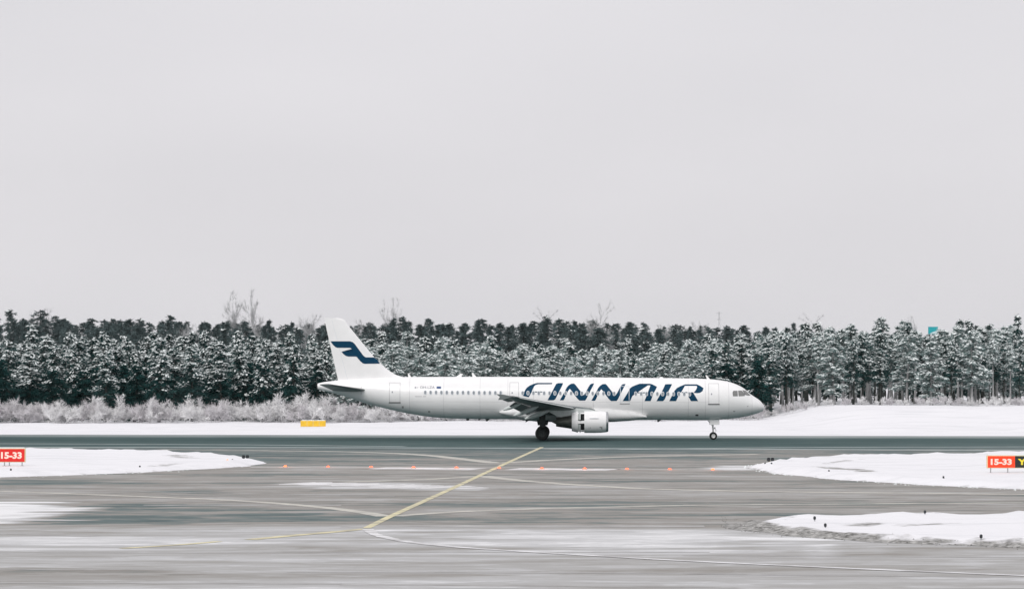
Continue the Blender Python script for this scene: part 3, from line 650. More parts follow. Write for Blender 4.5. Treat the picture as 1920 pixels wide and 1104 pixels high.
# belly fairing between the wings
b = MB(); rs = []
bx = [937, 941, 950, 965, 985, 1010, 1060, 1110, 1150, 1180, 1200, 1212]
bb = [774, 777.5, 780.5, 784, 787.5, 790.3, 791.2, 791.2, 790.5, 788.5, 786, 783]
bt = [771, 768, 764.5, 762, 761, 760.5, 761, 762, 764, 768, 773, 779]
bw = [1.75, 1.86, 1.96, 2.05, 2.12, 2.18, 2.2, 2.2, 2.15, 2.06, 1.96, 1.8]
for x, yb, yt, w in zip(bx, bb, bt, bw):
    l, zt = loc(x, yt, 1.0); _, zb = loc(x, yb, 0); zc_, hh = (zt+zb)/2, (zt-zb)/2
    rs.append([(l, w*abs(math.cos(a))**.55*math.copysign(1, math.cos(a)), zc_ + hh*abs(math.sin(a))**.8*math.copysign(1, math.sin(a))) for a in [2*math.pi*k/32 for k in range(32)]])
b.rings(rs); b.build('belly_fairing', M['belly'], air, smooth=True, sharp=60)
# tailplane
for side in (-1, 1):
    a, za = loc(692, 732, .7); t_, zt = loc(622, 720.6, 6.2)
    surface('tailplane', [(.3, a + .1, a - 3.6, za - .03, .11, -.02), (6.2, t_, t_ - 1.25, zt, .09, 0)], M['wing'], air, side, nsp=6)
# tail cone outlet
l = TAIL; zc_, hh, w = sec(l + .02)
MB().lathe([(-.10, .20), (-.10, .27), (.25, .30), (.02, .12)], (l, 0, zc_), n=20).build('exhaust_outlet', M['darkmetal'], air, smooth=True)

# engines with the reverser doors open
def make_engine(side):
    S = 5.75; lf, zc_ = loc(1140.5, 790.6, S); lr, _ = loc(1072, 790.6, S); ld0, _ = loc(1083.5, 790, S); ld1, _ = loc(1095.5, 790, S)
    c = (0, side*S, zc_); e = put('engine', None, air); e.empty_display_size = .3
    R0 = 1.06
    prof_f = [(lf-.35, .80), (lf-.12, .83), (lf, .90), (lf-.04, .955), (lf-.22, 1.0)]
    MB().lathe(prof_f, c, n=40).build('inlet_lip', M['metal'], e, smooth=True)
    MB().lathe([(lf-.2205, 1.0), (lf-.75, 1.05), (lf-1.5, R0+.01), (ld1, R0), (ld1-.003, R0-.09)], c, n=40).build('fan_cowl', M['white'], e, smooth=True, sharp=40)
    MB().lathe([(ld0+.003, R0-.10), (ld0, R0-.02), (lr+.25, .94), (lr, .885), (lr+.02, .84), (ld0, .9)], c, n=40).build('rear_cowl', M['white'], e, smooth=True, sharp=40)
    MB().lathe([(lf-.35, .80), (lf-1.1, .86), (ld1, .80), (ld0, .78), (lr+.05, .72)], c, n=32).build('duct', M['hole'], e, smooth=True)
    MB().lathe([(lf-.95, .84), (lf-.93, .25), (lf-.55, .02)], c, n=32).build('fan', M['darkmetal'], e, smooth=True)
    for a0 in (0, 60, 125, 180, 235, 300):       # beams between the doors
        a = math.radians(a0); wd = .13 if a0 in (0, 180) else .10
        MB().lathe([(ld0-.02, R0-.025), (ld1+.02, R0-.004)], c, n=4, a0=a-wd, a1=a+wd).build('beam', M['white'], e, smooth=True)
    for a0 in (31, 94, 149, 211, 266, 329)[:]:
        if a0 in (94, 266): continue
        a = math.radians(a0); b = MB()           # pivoted door standing proud at the rear of its opening
        b.lathe([(ld0-.02, R0-.16), (ld0+.10, R0+.10), (ld0+.20, R0+.24), (ld0+.26, R0+.22), (ld0+.20, R0+.02), (ld0+.06, R0-.22)], c, n=8, a0=a-.36, a1=a+.36)
        b.build('reverser_door', M['fairing'], e, smooth=True, sharp=50)
    la, _ = loc(1042.5, 795, S)
    MB().lathe([(lr+.3, .70), (lr, .68), (lr-.5, .60), (la+.35, .50), (la, .44), (la+.02, .40), (la+.4, .42)], c, n=28).build('core_nozzle', M['exhaust'], e, smooth=True)
    MB().lathe([(la+.3, .3), (la, .22), (la-.35, .06), (la-.42, .005)], c, n=20).build('exhaust_plug', M['exhaust'], e, smooth=True)
    b = MB(); y = side*S
    top = [(lf-.9, zc_+1.03), (lf-1.9, zc_+1.22), (wle(S)-.3, wz(S)+.02), (wle(S)-3.0, wz(S)-.2), (la+.2, zc_+.5), (la+1.2, zc_+.45), (lr, zc_+.6), (ld0, zc_+.9)]
    b.rings([[(x, y-.16, z) for x, z in top], [(x, y+.16, z) for x, z in top]]); b.build('pylon', M['fairing'], e)
    # strake and markings on the near side
    a = math.radians(150 if side < 0 else 30)
    MB().box((lf-1.4, side*S - math.copysign(1.0, -side)*0 + side*.98, zc_+.38), (.85, .22, .02)).build('strake', M['frame'], e)
    if side < 0:
        for (x0, y0, x1, y1) in [(1124, 799, 1129.3, 801.2), (1126.5, 801.4, 1128.8, 804)]:
            ya = lambda l, z: math.sqrt(max(.01, (R0+.012)**2 - (z - zc_)**2)) + S
            decal('marking', [[(x0, y0), (x1, y0), (x1, y1), (x0, y1)]], M['line'], e, off=.006, s=S+.8, surf=ya, zstep=.05)
        for x0 in (1104, 1106.5): decal('marking', [[(x0, 800), (x0+.6, 800), (x0+.6, 803.5), (x0, 803.5)]], M['line'], e, off=.006, s=S+.8, surf=ya, zstep=.05)
    return e
make_engine(-1); make_engine(1)

# landing gear
def wheel(parent, c, r, w, rim=True, dark=False):
    prof = [(-w/2*.75, r*.55), (-w/2, r*.68), (-w/2, r*.86), (-w*.36, r*.96), (-w*.15, r), (w*.15, r), (w*.36, r*.96), (w/2, r*.86), (w/2, r*.68), (w/2*.75, r*.55)]
    t = put('wheel', None, parent, c); t.empty_display_size = .2
    return t, prof
def build_wheel(gear, c, r, w, rimm):
    prof = [(-w/2*.75, r*.52), (-w/2, r*.66), (-w/2, r*.86), (-w*.36, r*.96), (-w*.15, r), (w*.15, r), (w*.36, r*.96), (w/2, r*.86), (w/2, r*.66), (w/2*.75, r*.52)]
    MB().lathe(prof, c, axis='Y', n=32).build('tyre', M['tyre'], gear, smooth=True, sharp=50)
    MB().lathe([(-w*.36, .005), (-w*.40, r*.18), (-w*.26, r*.24), (-w*.30, r*.44), (-w*.375, r*.525), (w*.375, r*.525), (w*.30, r*.44), (w*.26, r*.24), (w*.40, r*.18), (w*.36, .005)], c, axis='Y', n=24).build('rim', rimm, gear, smooth=True, sharp=30)
lg, _ = loc(1337, 815, 0)
ng = put('nose_gear', None, air, (lg, 0, 0)); ng.empty_display_size = .3
for s in (-.25, .25): build_wheel(ng, (0, s, .381), .381, .22, M['rim'])
b = MB(); b.tube([(0, 0, .36), (-.02, 0, 1.0), (-.10, 0, 2.3)], [.065, .085, .11], 12); b.build('strut', M['rim'], ng, smooth=True)
MB().tube([(0, -.28, .381), (0, .28, .381)], .06, 10).build('axle', M['gear'], ng, smooth=True)
b = MB(); b.tube([(.10, 0, .62), (.30, 0, .90), (.08, 0, 1.18)], .035, 6); b.build('torque_link', M['rim'], ng)
MB().tube([(-.06, 0, 1.35), (-.75, 0, 2.2)], .045, 8).build('drag_brace', M['rim'], ng)
for s in (-1, 1): MB().box((.12, s*.50, 1.72), (.95, .03, .50)).build('gear_door', M['white'], ng)
MB().box((.16, 0, 1.15), (.10, .34, .16)).build('taxi_lamp', M['gear'], ng)
for side in (-1, 1):
    s = 3.8; lm, _ = loc(1016.5, 810, s); mg = put('main_gear', None, air, (lm, side*s, 0)); mg.empty_display_size = .3
    for q in (-.46, .46): build_wheel(mg, (0, q, .68), .68, .46, M['geard'])
    zt = wz(s) - .25
    MB().tube([(0, 0, .62), (0, 0, 1.45), (.02, 0, 1.5), (.06, -side*.0, zt)], [.10, .10, .17, .19], 12).build('strut', M['geard'], mg, smooth=True)
    MB().tube([(0, -.5, .66), (0, .5, .66)], .09, 10).build('axle', M['geard'], mg, smooth=True)
    MB().tube([(0, 0, 1.5), (0, -side*1.4, zt)], .08, 8).build('side_brace', M['gear'], mg)
    MB().tube([(-.14, 0, .75), (-.42, 0, 1.1), (-.16, 0, 1.45)], .045, 6).build('torque_link', M['gear'], mg)
    MB().rings([[(x, side*.34, z) for x, z in ((-.22, 1.25), (.26, 1.25), (.34, zt), (-.30, zt))], [(x, side*.38, z) for x, z in ((-.22, 1.25), (.26, 1.25), (.34, zt), (-.30, zt))]]).build('gear_door', M['geard'], mg)
    MB().rings([[(x, -side*1.9, z) for x, z in ((-.45, 1.45), (.5, 1.45), (.6, 1.95), (-.55, 1.95))], [(x, -side*1.94, z) for x, z in ((-.45, 1.45), (.5, 1.45), (.6, 1.95), (-.55, 1.95))]]).build('bay_door', M['geard'], mg)
tl, tz = loc(1434, 778, 0)

# ------------------------------------------------------------------ signs
def panel_text(parent, name, txt, x0, x1, z0, z1_, y, m, bold):
    me = text_mesh(txt, 1.0, bold); xs_ = [v.co.x for v in me.vertices]; ys_ = [v.co.y for v in me.vertices]
    a, c, d, f = min(xs_), max(xs_), min(ys_), max(ys_)
    for v in me.vertices: v.co = (x0 + (v.co.x-a)/(c-a)*(x1-x0), y, z0 + (v.co.y-d)/(f-d)*(z1_-z0))
    me.materials.clear(); me.materials.append(m); return put(name, me, parent)
def taxi_sign(label, panels, d, base_px, legs_px, zb, zt):
    """panels: (px0, px1, material, text, text px0, text px1, text material)"""
    X0 = X_at(base_px, d); root = thing('runway_sign', label, 'sign', (X0, d, 0))
    x0 = X_at(panels[0][0], d) - X0; x1 = X_at(panels[-1][1], d) - X0
    MB().box(((x0+x1)/2, .12, (zb+zt)/2), (x1-x0+.10, .22, zt-zb+.08)).build('cabinet', M['cabframe'], root)
    for p in panels:
        a, c = X_at(p[0], d) - X0, X_at(p[1], d) - X0
        pan = MB().box(((a+c)/2, -.005, (zb+zt)/2), (c-a-.01, .03, zt-zb)).build('panel', M[p[2]], root)
        hgt = zt - zb
        panel_text(pan, 'lettering', p[3], X_at(p[4], d)-X0, X_at(p[5], d)-X0, zb+hgt*.23, zt-hgt*.23, -.026, M[p[6]], .045)
    for lp in legs_px:
        x = X_at(lp, d) - X0; MB().tube([(x, .12, .05), (x, .12, zb)], .035, 8).build('leg', M['post'], root); MB().box((x, .12, .22), (.24, .24, .03)).build('foot_plate', M['post'], root)
    MB().box(((x0+x1)/2, .12, zt+.075), (x1-x0-.05, .18, .06)).build('snow_cap', M['tsnow'], root)
    return root
taxi_sign('red runway sign reading 15-33 on the left snow verge', [(-4, 47, 'signred', '15-33', 3, 42, 'signwhite')], 206.0, 21, (9, 18, 42), .50, 1.36)
taxi_sign('red and black runway sign reading 15-33 and YF on the right snow verge', [(1851, 1902, 'signorange', '15-33', 1856.5, 1896, 'signwhite'), (1902, 1938, 'signblack', 'YF', 1907, 1931, 'signyellow')], 191.0, 1895, (1857, 1889, 1925), .56, 1.28)
# yellow cabinet beyond the runway
d = 372.0; xc = X_at(587.5, d); zg = float(terrain(xc, d)); k = d / F
yb = thing('sign_cabinet', 'long yellow box-shaped sign cabinet on the snow beyond the runway', 'sign', (xc, d, zg))
zlo, zhi = Z_at(799, d) - zg, Z_at(788.2, d) - zg
MB().box((0, 0, (zlo+zhi)/2), (45*k, .35, zhi-zlo)).build('cabinet', M['yellow'], yb)
for s in (-1, 1): MB().box((s*(22.5*k+.03), 0, (zlo+zhi)/2), (.06, .42, zhi-zlo+.06)).build('end_cap', M['yellow'], yb)
for x in (-1.15, -.4, .4, 1.15): MB().tube([(x, 0, -.1), (x, 0, zlo)], .04, 8).build('leg', M['post'], yb)
for x in (-.75, 0, .75): MB().box((x, -.185, (zlo+zhi)/2), (.04, .02, zhi-zlo-.04)).build('rib', M['cabframe'], yb)
b = MB(); b.rings([[(-1.46 + i*.2246, y, z + (R.uniform(.02, .08) if z > zhi+.01 else 0)) for y, z in ((-.17, zhi+.004), (-.13, zhi+.02), (.13, zhi+.02), (.17, zhi+.004))] for i in range(14)])
b.build('snow_cap', M['tsnow'], yb)
# teal board above the trees
d = 560.0; xc = X_at(1749.5, d); k = d / F; zg = float(terrain(xc, d))
tb = thing('sign_board', 'small teal sign board rising above the treetops on the right', 'sign', (xc, d, zg))
zl, zh = Z_at(626, d) - zg, Z_at(612.5, d) - zg
MB().box((0, 0, (zl+zh)/2), (18*k, .3, zh-zl)).build('board', M['teal'], tb)
MB().rings([[(x*k, y, zl + q*(zh-zl)) for x, q in ((-5, .15), (7, .48), (8.6, .5), (8.6, .05), (-5, .05))] for y in (-.17, -.155)]).build('board_stripe', M['tealwhite'], tb)
MB().tube([(0, .25, 0), (0, .25, zh-.2)], .16, 10).build('pole', M['mast'], tb)
# lattice mast far behind the trees
d = 900.0; xc = X_at(1348.5, d); zg = float(terrain(xc, d)); zt = Z_at(584, d) - zg
lm_ = thing('lattice_mast', 'faint thin lattice mast standing far behind the treetops', 'mast', (xc, d, zg)); b = MB()
for sx, sy in ((-1, -1), (1, -1), (1, 1), (-1, 1)): b.tube([(sx*.8, sy*.8, 0), (sx*.12, sy*.12, zt)], .05, 4)
for i in range(16):
    z0_, z1_ = zt*i/16, zt*(i+1)/16; w0, w1 = .8-.68*i/16, .8-.68*(i+1)/16
    b.tube([(-w0, -w0, z0_), (w1, -w1, z1_)], .03, 3); b.tube([(w0, -w0, z0_), (-w1, -w1, z1_)], .03, 3)
b.build('lattice', M['mast'], lm_)
MB().box((0, 0, zt-.5), (1.8, .12, .12)).build('cross_arm', M['mast'], lm_); MB().box((0, 0, zt-2.4), (1.3, .12, .12)).build('cross_arm', M['mast'], lm_)

# ------------------------------------------------------------------ airfield lamps
def place(px, py): p = gp(px, py); return p
def lit(parent, c, col, e):
    ld = bpy.data.lights.new('lamp_glow', 'POINT'); ld.energy = e; ld.color = col; ld.shadow_soft_size = .06
    o = bpy.data.objects.new('lamp_glow', ld); SC.collection.objects.link(o); o.parent = parent; o.location = c
ORD = ['leftmost', 'second from the left', 'third from the left', 'fourth from the left', 'fifth from the left', 'the one beside the yellow line', 'first right of the yellow line', 'second right of the yellow line', 'third right of the yellow line', 'second from the right', 'rightmost']
body_me = MB().lathe([(0, .20), (.02, .19), (.035, .15), (.04, .12)], (0, 0, 0), axis='Z', n=18, cap=True).mesh('housing', M['gear'], True)
lens_b = MB().lathe([(.03, .12), (.06, .12), (.10, .095), (.125, .05), (.13, .005)], (0, 0, 0), axis='Z', n=16)
lens_me = {k: lens_b.mesh('lens', M[k], True) for k in ('stop', 'amber')}
for i, px in enumerate([535.5, 615.5, 696, 775.5, 856, 936, 1016, 1096, 1175.5, 1255.5, 1336]):
    p = place(px, 873.6 + (px-535)*.0075 + 1.6)
    t = thing('stop_bar_light', 'orange stop bar light in the asphalt, ' + ORD[i], 'light', p, group='stop bar lights across the taxiway')
    put('housing', body_me, t); kk = 'amber' if i in (0, 10) else 'stop'; put('lens', lens_me[kk], t); lit(t, (0, -.05, .33), (1, .25, .06), 7)
def edge_light(px_, py_, ph, label, amber=False):
    p = place(px_, py_); k = p.y / F; hgt = max(.25, ph*k); t = thing('edge_light', label, 'light', (p.x, p.y, .1), group='small lamps on posts along the snow verges')
    MB().tube([(0, 0, -.1), (0, 0, hgt-.10)], .028, 8).build('post', M['post'], t)
    MB().lathe([(hgt-.10, .03), (hgt-.08, .055), (hgt-.02, .06), (hgt+.03, .05), (hgt+.05, .01)], (0, 0, 0), axis='Z', n=14, cap=True).build('lamp_head', M['amberdim'] if amber else M['lamphead'], t, smooth=True)
    MB().lathe([(-.10, .13), (-.07, .12), (-.06, .03)], (0, 0, 0), axis='Z', n=12, cap=True).build('base', M['gear'], t)
for a in [(21.5, 889, 5.5, 'small dark lamp on a post in front of the left runway sign'), (263, 883, 4.5, 'small dark lamp near the middle of the left snow verge'),
          (1553.5, 892, 6.5, 'small dark lamp on the right snow verge, nearest the twin guard lights'), (1768, 904, 6, 'small dark lamp on the right snow verge, left of the red and black sign'),
          (1526.5, 984, 11, 'dark post lamp at the far edge of the lower verge, nearest its tip'), (1546.5, 998, 10, 'dark post lamp at the near edge of the lower verge, nearest its tip'),
          (1733, 972, 9, 'dark post lamp at the far edge of the lower verge, right one'), (1838, 1020, 12, 'dark post lamp at the near edge of the lower verge, right one')]:
    edge_light(*a)
edge_light(427, 870.5, 4, 'dim amber lamp on the left snow verge beside the twin guard lights', True)
edge_light(436.5, 870, 4.5, 'small dark lamp between the amber lamp and the guard lights on the left verge')
edge_light(1434, 877, 5, 'small dark lamp on the right verge just left below the guard lights'); edge_light(1446, 877, 4.5, 'small dark lamp on the right verge just right below the guard lights')
def guard_light(px_, py_, label):
    p = place(px_, py_); k = p.y / F; t = thing('guard_light', label, 'light', (p.x, p.y, .1), group='twin guard lights at the verge tips')
    zc_ = 7.5*k
    for s in (-1, 1):
        MB().tube([(s*.14, 0, -.1), (s*.14, 0, zc_-.08)], .03, 6).build('post', M['post'], t)
        x = s*3.6*k
        h = MB().rings([[(x + .13*math.cos(a), -.10, zc_ + .14*math.sin(a)) for a in [2*math.pi*q/14 for q in range(14)]], [(x + .10*math.cos(a), .12, zc_ + .11*math.sin(a)) for a in [2*math.pi*q/14 for q in range(14)]]]).build('lamp_head', M['lamphead'], t)
        MB().box((x, -.13, zc_ + .13), (.24, .16, .02)).build('visor', M['lamphead'], h)
    MB().box((0, 0, zc_-.16), (7.5*k, .05, .05)).build('crossbar', M['lampbody'], t); MB().box((0, 0, -.06), (.5, .3, .05)).build('base', M['gear'], t)
guard_light(461, 866, 'pair of dark guard lights at the tip of the left snow verge'); guard_light(1444, 871, 'pair of dark guard lights at the tip of the right snow verge')

# ------------------------------------------------------------------ trees
def tri_mesh(name, V, m):
    V = np.asarray(V, np.float32).reshape(-1, 3); n = len(V)//3
    me = bpy.data.meshes.new(name); me.vertices.add(n*3); me.vertices.foreach_set('co', V.reshape(-1))
    me.loops.add(n*3); me.loops.foreach_set('vertex_index', np.arange(n*3, dtype=np.int32)); me.polygons.add(n)
    me.polygons.foreach_set('loop_start', np.arange(0, n*3, 3, dtype=np.int32)); me.polygons.foreach_set('loop_total', np.full(n, 3, np.int32))
    me.materials.append(m); me.update(); me.validate(); return me
def unit(v): return v / np.maximum(np.linalg.norm(v, axis=-1, keepdims=True), 1e-6)
def spikes(C, D, Lh, W, rs):
    """thin triangles rooted at C along D"""
    side = unit(np.cross(D, rs.normal(size=D.shape))) * np.asarray(W).reshape(-1, 1)
    return np.stack([C - side, C + side, C + D*np.asarray(Lh).reshape(-1, 1)], 1)
def pads(C, A, la, lb, hh, rs):
    """small snow cushions: six-sided domes, long axis A"""
    n = len(C); A = unit(A); B = unit(np.cross(A, np.tile([0, 0, 1.], (n, 1)))); out = []
    ring = []
    for k in range(6):
        t = 2*math.pi*k/6; j = rs.uniform(.7, 1.25, (n, 1))
        ring.append(C + A*(la*math.cos(t))[:, None]*j + B*(lb*math.sin(t))[:, None]*j - np.array([0, 0, 1.])*(hh*rs.uniform(0, .5, n))[:, None])
    topv = C + np.array([0, 0, 1.])*hh[:, None]; botv = C - np.array([0, 0, 1.])*(hh*.5)[:, None]
    for k in range(6):
        out.append(np.stack([ring[k], ring[(k+1) % 6], topv], 1)); out.append(np.stack([ring[(k+1) % 6], ring[k], botv], 1))
    return np.concatenate(out)
def conifer(seed, h, cb, wid, shape, snow, needle, bark='bark', dens=1.0, snowlow=.2):
    rs = np.random.RandomState(seed); nb = int(h*6.5*dens*(1-cb)) + 14; ND = []; SN = []
    bend = rs.uniform(-.3, .3, 2); UP = np.array([0, 0, 1.])
    def axis(t): return np.stack([bend[0]*np.sin(2.2*t), bend[1]*np.sin(1.8*t), t*h], -1)
    b = MB(); ts = np.linspace(0, 1, 8); b.tube([tuple(axis(t)) for t in ts], [max(.02, (.15 + .005*h)*(1-t)**.75*(1.25 if t == 0 else 1)) for t in ts], n=7)
    ph = rs.uniform(0, 6.28, 3)
    for i in range(nb):
        u = (i + rs.rand()) / nb; t = cb + (1-cb)*u**.9*.985; az = rs.uniform(0, 2*math.pi)
        lob = 1 + .22*math.sin(2*az + ph[0] + 5*u) + .18*math.sin(9*u + ph[1] + az)
        if shape == 'farspruce': L = wid*lob*(1-u)**1.15*rs.uniform(.6, 1.15) + .15; up, droop = .06, -.40
        elif shape == 'spruce': L = wid*lob*(1-u)**.8*rs.uniform(.75, 1.1) + .22; up, droop = .06, -.48
        else: L = wid*lob*min(1, .62 + 1.6*u)*(1-u)**.5*rs.uniform(.5, 1.12) + .22; up, droop = .26, -.26
        d = np.array([math.cos(az), math.sin(az), 0]); sidev = np.array([-d[1], d[0], 0])
        p0 = axis(t); nc = max(3, int(L*3.4)); s = np.linspace(.22, 1, nc)
        path = lambda q: p0 + d*L*q + UP*(up*L*q + (droop - up*.4)*L*q*q)
        b.tube([tuple(path(0)), tuple(path(.5)), tuple(path(1.))], [.05*(1-u)+.018, .03*(1-u)+.012, .008], n=3, cap=False)
        ps = snow*(snowlow + (1-snowlow)*float(ss(.18, .70, u))); loaded = rs.rand() < ps
        for q in s:
            c = path(q) + sidev*rs.uniform(-.3, .3)*L*.55*q; k = int(12*dens) + 4
            D = unit(d*rs.uniform(.1, 1.2, (k, 1)) + sidev*rs.normal(0, .75, (k, 1)) + UP*rs.normal(-.06 if shape == 'pine' else -.25, .36, (k, 1)))
            ND.append(spikes(c + rs.normal(0, .13, (k, 3))*[1, 1, .7], D, rs.uniform(.24, .55, k), rs.uniform(.04, .085, k), rs))
            if (loaded and q > .3 and rs.rand() < .85) or (not loaded and rs.rand() < ps*.15):
                m = rs.randint(2, 5); cc = c + rs.normal(0, .19, (m, 3))*[1, 1, .5] + UP*.13
                A = np.tile(d*.9 + sidev*rs.uniform(-.6, .6) + UP*(up + 2*(droop - up*.4)*q)*.8, (m, 1))
                SN.append(pads(cc, A, rs.uniform(.12, .36, m), rs.uniform(.09, .20, m), rs.uniform(.06, .14, m), rs))
                kk = 7; D = unit(d*rs.uniform(.1, 1.1, (kk, 1)) + sidev*rs.normal(0, .8, (kk, 1)) + UP*rs.normal(.12, .3, (kk, 1)))
                SN.append(spikes(c + rs.normal(0, .2, (kk, 3)) + UP*.06, D, rs.uniform(.2, .45, kk), rs.uniform(.018, .045, kk), rs))
    k = 24; c = axis(np.linspace(.93, 1.0, k)); D = unit(np.stack([rs.normal(0, .6, k), rs.normal(0, .6, k), rs.uniform(.2, 1, k)], -1))
    ND.append(spikes(c, D, rs.uniform(.15, .4, k), np.full(k, .05), rs))
    tm = b.mesh('trunk', M[bark], True)
    return tm, tri_mesh('crown', np.concatenate(ND), M[needle]), (tri_mesh('snow', np.concatenate(SN), M['tsnow']) if SN else None)
def bare(seed, h, wid, m, fine=1.0, bushy=False, thick=1.0):
    """leafless tree or bush: branching limbs plus a haze of fine twigs; returns trunk mesh and twig mesh"""
    rs = np.random.RandomState(seed); b = MB(); TW = []
    def limb(p, d, L, r, lev):
        n = 4; pts = [p]; dd = d.copy()
        for i in range(n):
            dd = unit(dd + rs.normal(0, .13, 3) + np.array([0, 0, .06])); pts.append(pts[-1] + dd*L/n)
        b.tube([tuple(q) for q in pts], [max(.008, r*(1-.75*i/n)) for i in range(n+1)], n=5 if lev == 0 else 3, cap=False)
        k = int((16 if lev else 8)*fine)
        for _ in range(k):
            t = rs.uniform(.3, 1)*n; i = min(int(t), n-1); c = pts[i] + (pts[i+1]-pts[i])*(t-i)
            D = unit(dd + rs.normal(0, .55, 3) + np.array([0, 0, .15]))
            TW.append(spikes(c[None], D[None], [rs.uniform(.35, .95)*thick**.3], [rs.uniform(.010, .020)*thick], rs))
            for _ in range(2):
                c2 = c + D*rs.uniform(.1, .5); TW.append(spikes(c2[None], unit(D + rs.normal(0, .7, 3))[None], [rs.uniform(.2, .55)], [rs.uniform(.008, .016)*thick], rs))
        if lev < 2:
            for _ in range(rs.randint(4, 7)):
                t = rs.uniform(.35, .98)*n; i = min(int(t), n-1); c = pts[i] + (pts[i+1]-pts[i])*(t-i)
                limb(c, unit(dd*.8 + rs.normal(0, .55, 3) + np.array([0, 0, .25])), L*rs.uniform(.35, .6), r*.45, lev+1)
    if bushy:
        for _ in range(rs.randint(7, 11)):
            a = rs.uniform(0, 2*math.pi); rr = rs.uniform(0, wid*.5); limb(np.array([rr*math.cos(a), rr*math.sin(a)*.7, -.1]), unit(np.array([math.cos(a)*.45, math.sin(a)*.45, 1.]) + rs.normal(0, .15, 3)), h*rs.uniform(.5, .95), .03, 1)
    else:
        limb(np.array([0, 0, -.1]), np.array([0, 0, 1.]), h*.74, .06, 0)
        for z in np.linspace(.3, .74, 12): limb(np.array([0, 0, h*z]), unit(np.array([*rs.normal(0, .42, 2), 1.0])), h*(.30 - .16*z), .012, 1)
        for _ in range(int(500*fine)):
            z = rs.uniform(.35, 1.0); rr = wid*rs.uniform(0, 1)**.6*(.35 + .65*math.sin(math.pi*min(1, (z-.25)*1.15))); a = rs.uniform(0, 6.28)
            TW.append(spikes(np.array([[rr*math.cos(a), rr*math.sin(a), z*h*.97]]), unit(np.array([[math.cos(a)*.4, math.sin(a)*.4, 1.]]) + rs.normal(0, .3, (1, 3))), [rs.uniform(.4, 1.1)], [rs.uniform(.008, .014)*thick], rs))
    return b.mesh('trunk', M[m], True), tri_mesh('twigs', np.concatenate(TW), M[m])

ND_ = {}
def tset(key, lst): ND_[key] = lst
tset('pine', [conifer(10+i, 12.5, R.uniform(.20, .34), R.uniform(1.7, 2.3), 'pine', .95, 'needle' if i % 2 else 'needle2', snowlow=.06) for i in range(7)])
tset('spruce', [conifer(30+i, 12.5, R.uniform(.06, .13), R.uniform(1.7, 2.2), 'spruce', .80, 'needle', snowlow=.05) for i in range(5)])
tset('dark', [conifer(50+i, 10, R.uniform(.04, .10), R.uniform(1.7, 2.1), 'spruce', .18, 'needle', snowlow=.15, dens=1.15) for i in range(3)])
tset('frosty', [conifer(70+i, 12, R.uniform(.12, .24), R.uniform(1.8, 2.4), 'pine', 1.0, 'needlefrost', 'barkfrost', snowlow=.9) for i in range(6)])
tset('tall', [conifer(90+i, 14, R.uniform(.30, .42), R.uniform(1.7, 2.3), 'pine', 1.0, 'needle2', snowlow=.35) for i in range(7)])
tset('far', [conifer(110+i, 16, R.uniform(.2, .35), R.uniform(2.0, 2.9), 'farspruce' if i % 3 == 0 else 'pine', .05, 'needlefar', dens=.75 + .12*(i % 3)) for i in range(10)])
tset('pole', [conifer(210+i, 11, R.uniform(.58, .7), R.uniform(.7, 1.1), 'pine', 1.0, 'needlefrost', 'barkfrost', snowlow=.8) for i in range(3)])
tset('birch', [bare(130+i, 15, 2.2, 'twig', 1.7, thick=1.15) for i in range(3)])
tset('fbush', [bare(150+i, 3.0, 2.6, 'frost' if i % 3 else 'frost2', 1.3, True, 1.9) for i in range(5)])
PARTS = {'birch': ('trunk', 'twigs'), 'fbush': ('stems', 'twigs'), 'ftree': ('trunk', 'twigs')}
def plant(kind, x, y, h, label, cat, group, wscale=1.0, lean=.0):
    var = R.choice(ND_[kind]); base = {'pine': 12.5, 'spruce': 12.5, 'dark': 10, 'frosty': 12, 'pole': 11, 'tall': 14, 'far': 16, 'birch': 15, 'fbush': 3.4, 'ftree': 7.5}[kind]
    nm = {'pine': 'pine_tree', 'spruce': 'spruce_tree', 'dark': 'spruce_tree', 'frosty': 'frosted_pine_tree', 'pole': 'slender_pine_tree', 'tall': 'pine_tree', 'far': 'far_tree', 'birch': 'bare_birch_tree', 'fbush': 'frosted_bush', 'ftree': 'frosted_birch_tree'}[kind]
    s = h / base; t = thing(nm, label, cat, (x, y, float(terrain(x, y)) - .05), R.uniform(0, 6.28), group); w = s*wscale*R.uniform(.9, 1.12)
    t.scale = (w, w, s); t.rotation_euler = (R.gauss(0, .015)+lean, R.gauss(0, .015), t.rotation_euler[2])
    if kind in PARTS:
        put(PARTS[kind][0], var[0], t); put(PARTS[kind][1], var[1], t)
    else:
        put('trunk', var[0], t); c = put('crown', var[1], t)
        if var[2]: put('snow', var[2], c)['kind'] = 'stuff'
    return t
LM = [(0, 'just outside the left edge'), (60, 'above the left red sign'), (150, 'right of the left red sign'), (240, 'above the wide part of the left verge'), (330, 'above the middle of the left verge'),
      (410, 'left of the left guard lights'), (500, 'above the left guard lights'), (562, 'left of the yellow cabinet'), (612, 'above the yellow cabinet'), (700, 'behind the tail fin'), (770, 'just right of the tail fin'),
      (850, 'above the registration'), (950, 'above the rear cabin windows'), (1025, 'above the letter F'), (1052, 'above the first letter I'), (1112, 'above the first letter N'), (1170, 'above the second letter N'), (1232, 'above the letter A'),
      (1258, 'above the second letter I'), (1320, 'above the letter R'), (1362, 'above the front door'), (1440, 'above the cockpit'), (1505, 'just right of the nose'), (1570, 'over the foot of the snow mound'), (1640, 'over the brow of the snow mound'),
      (1700, 'well left of the teal board'), (1737, 'just left of the teal board'), (1764, 'below the teal board'), (1832, 'just right of the teal board'), (1908, 'above the right red sign'), (99999, 'at the right edge')]
def zone(px): return next(t for lim, t in LM if px < lim)
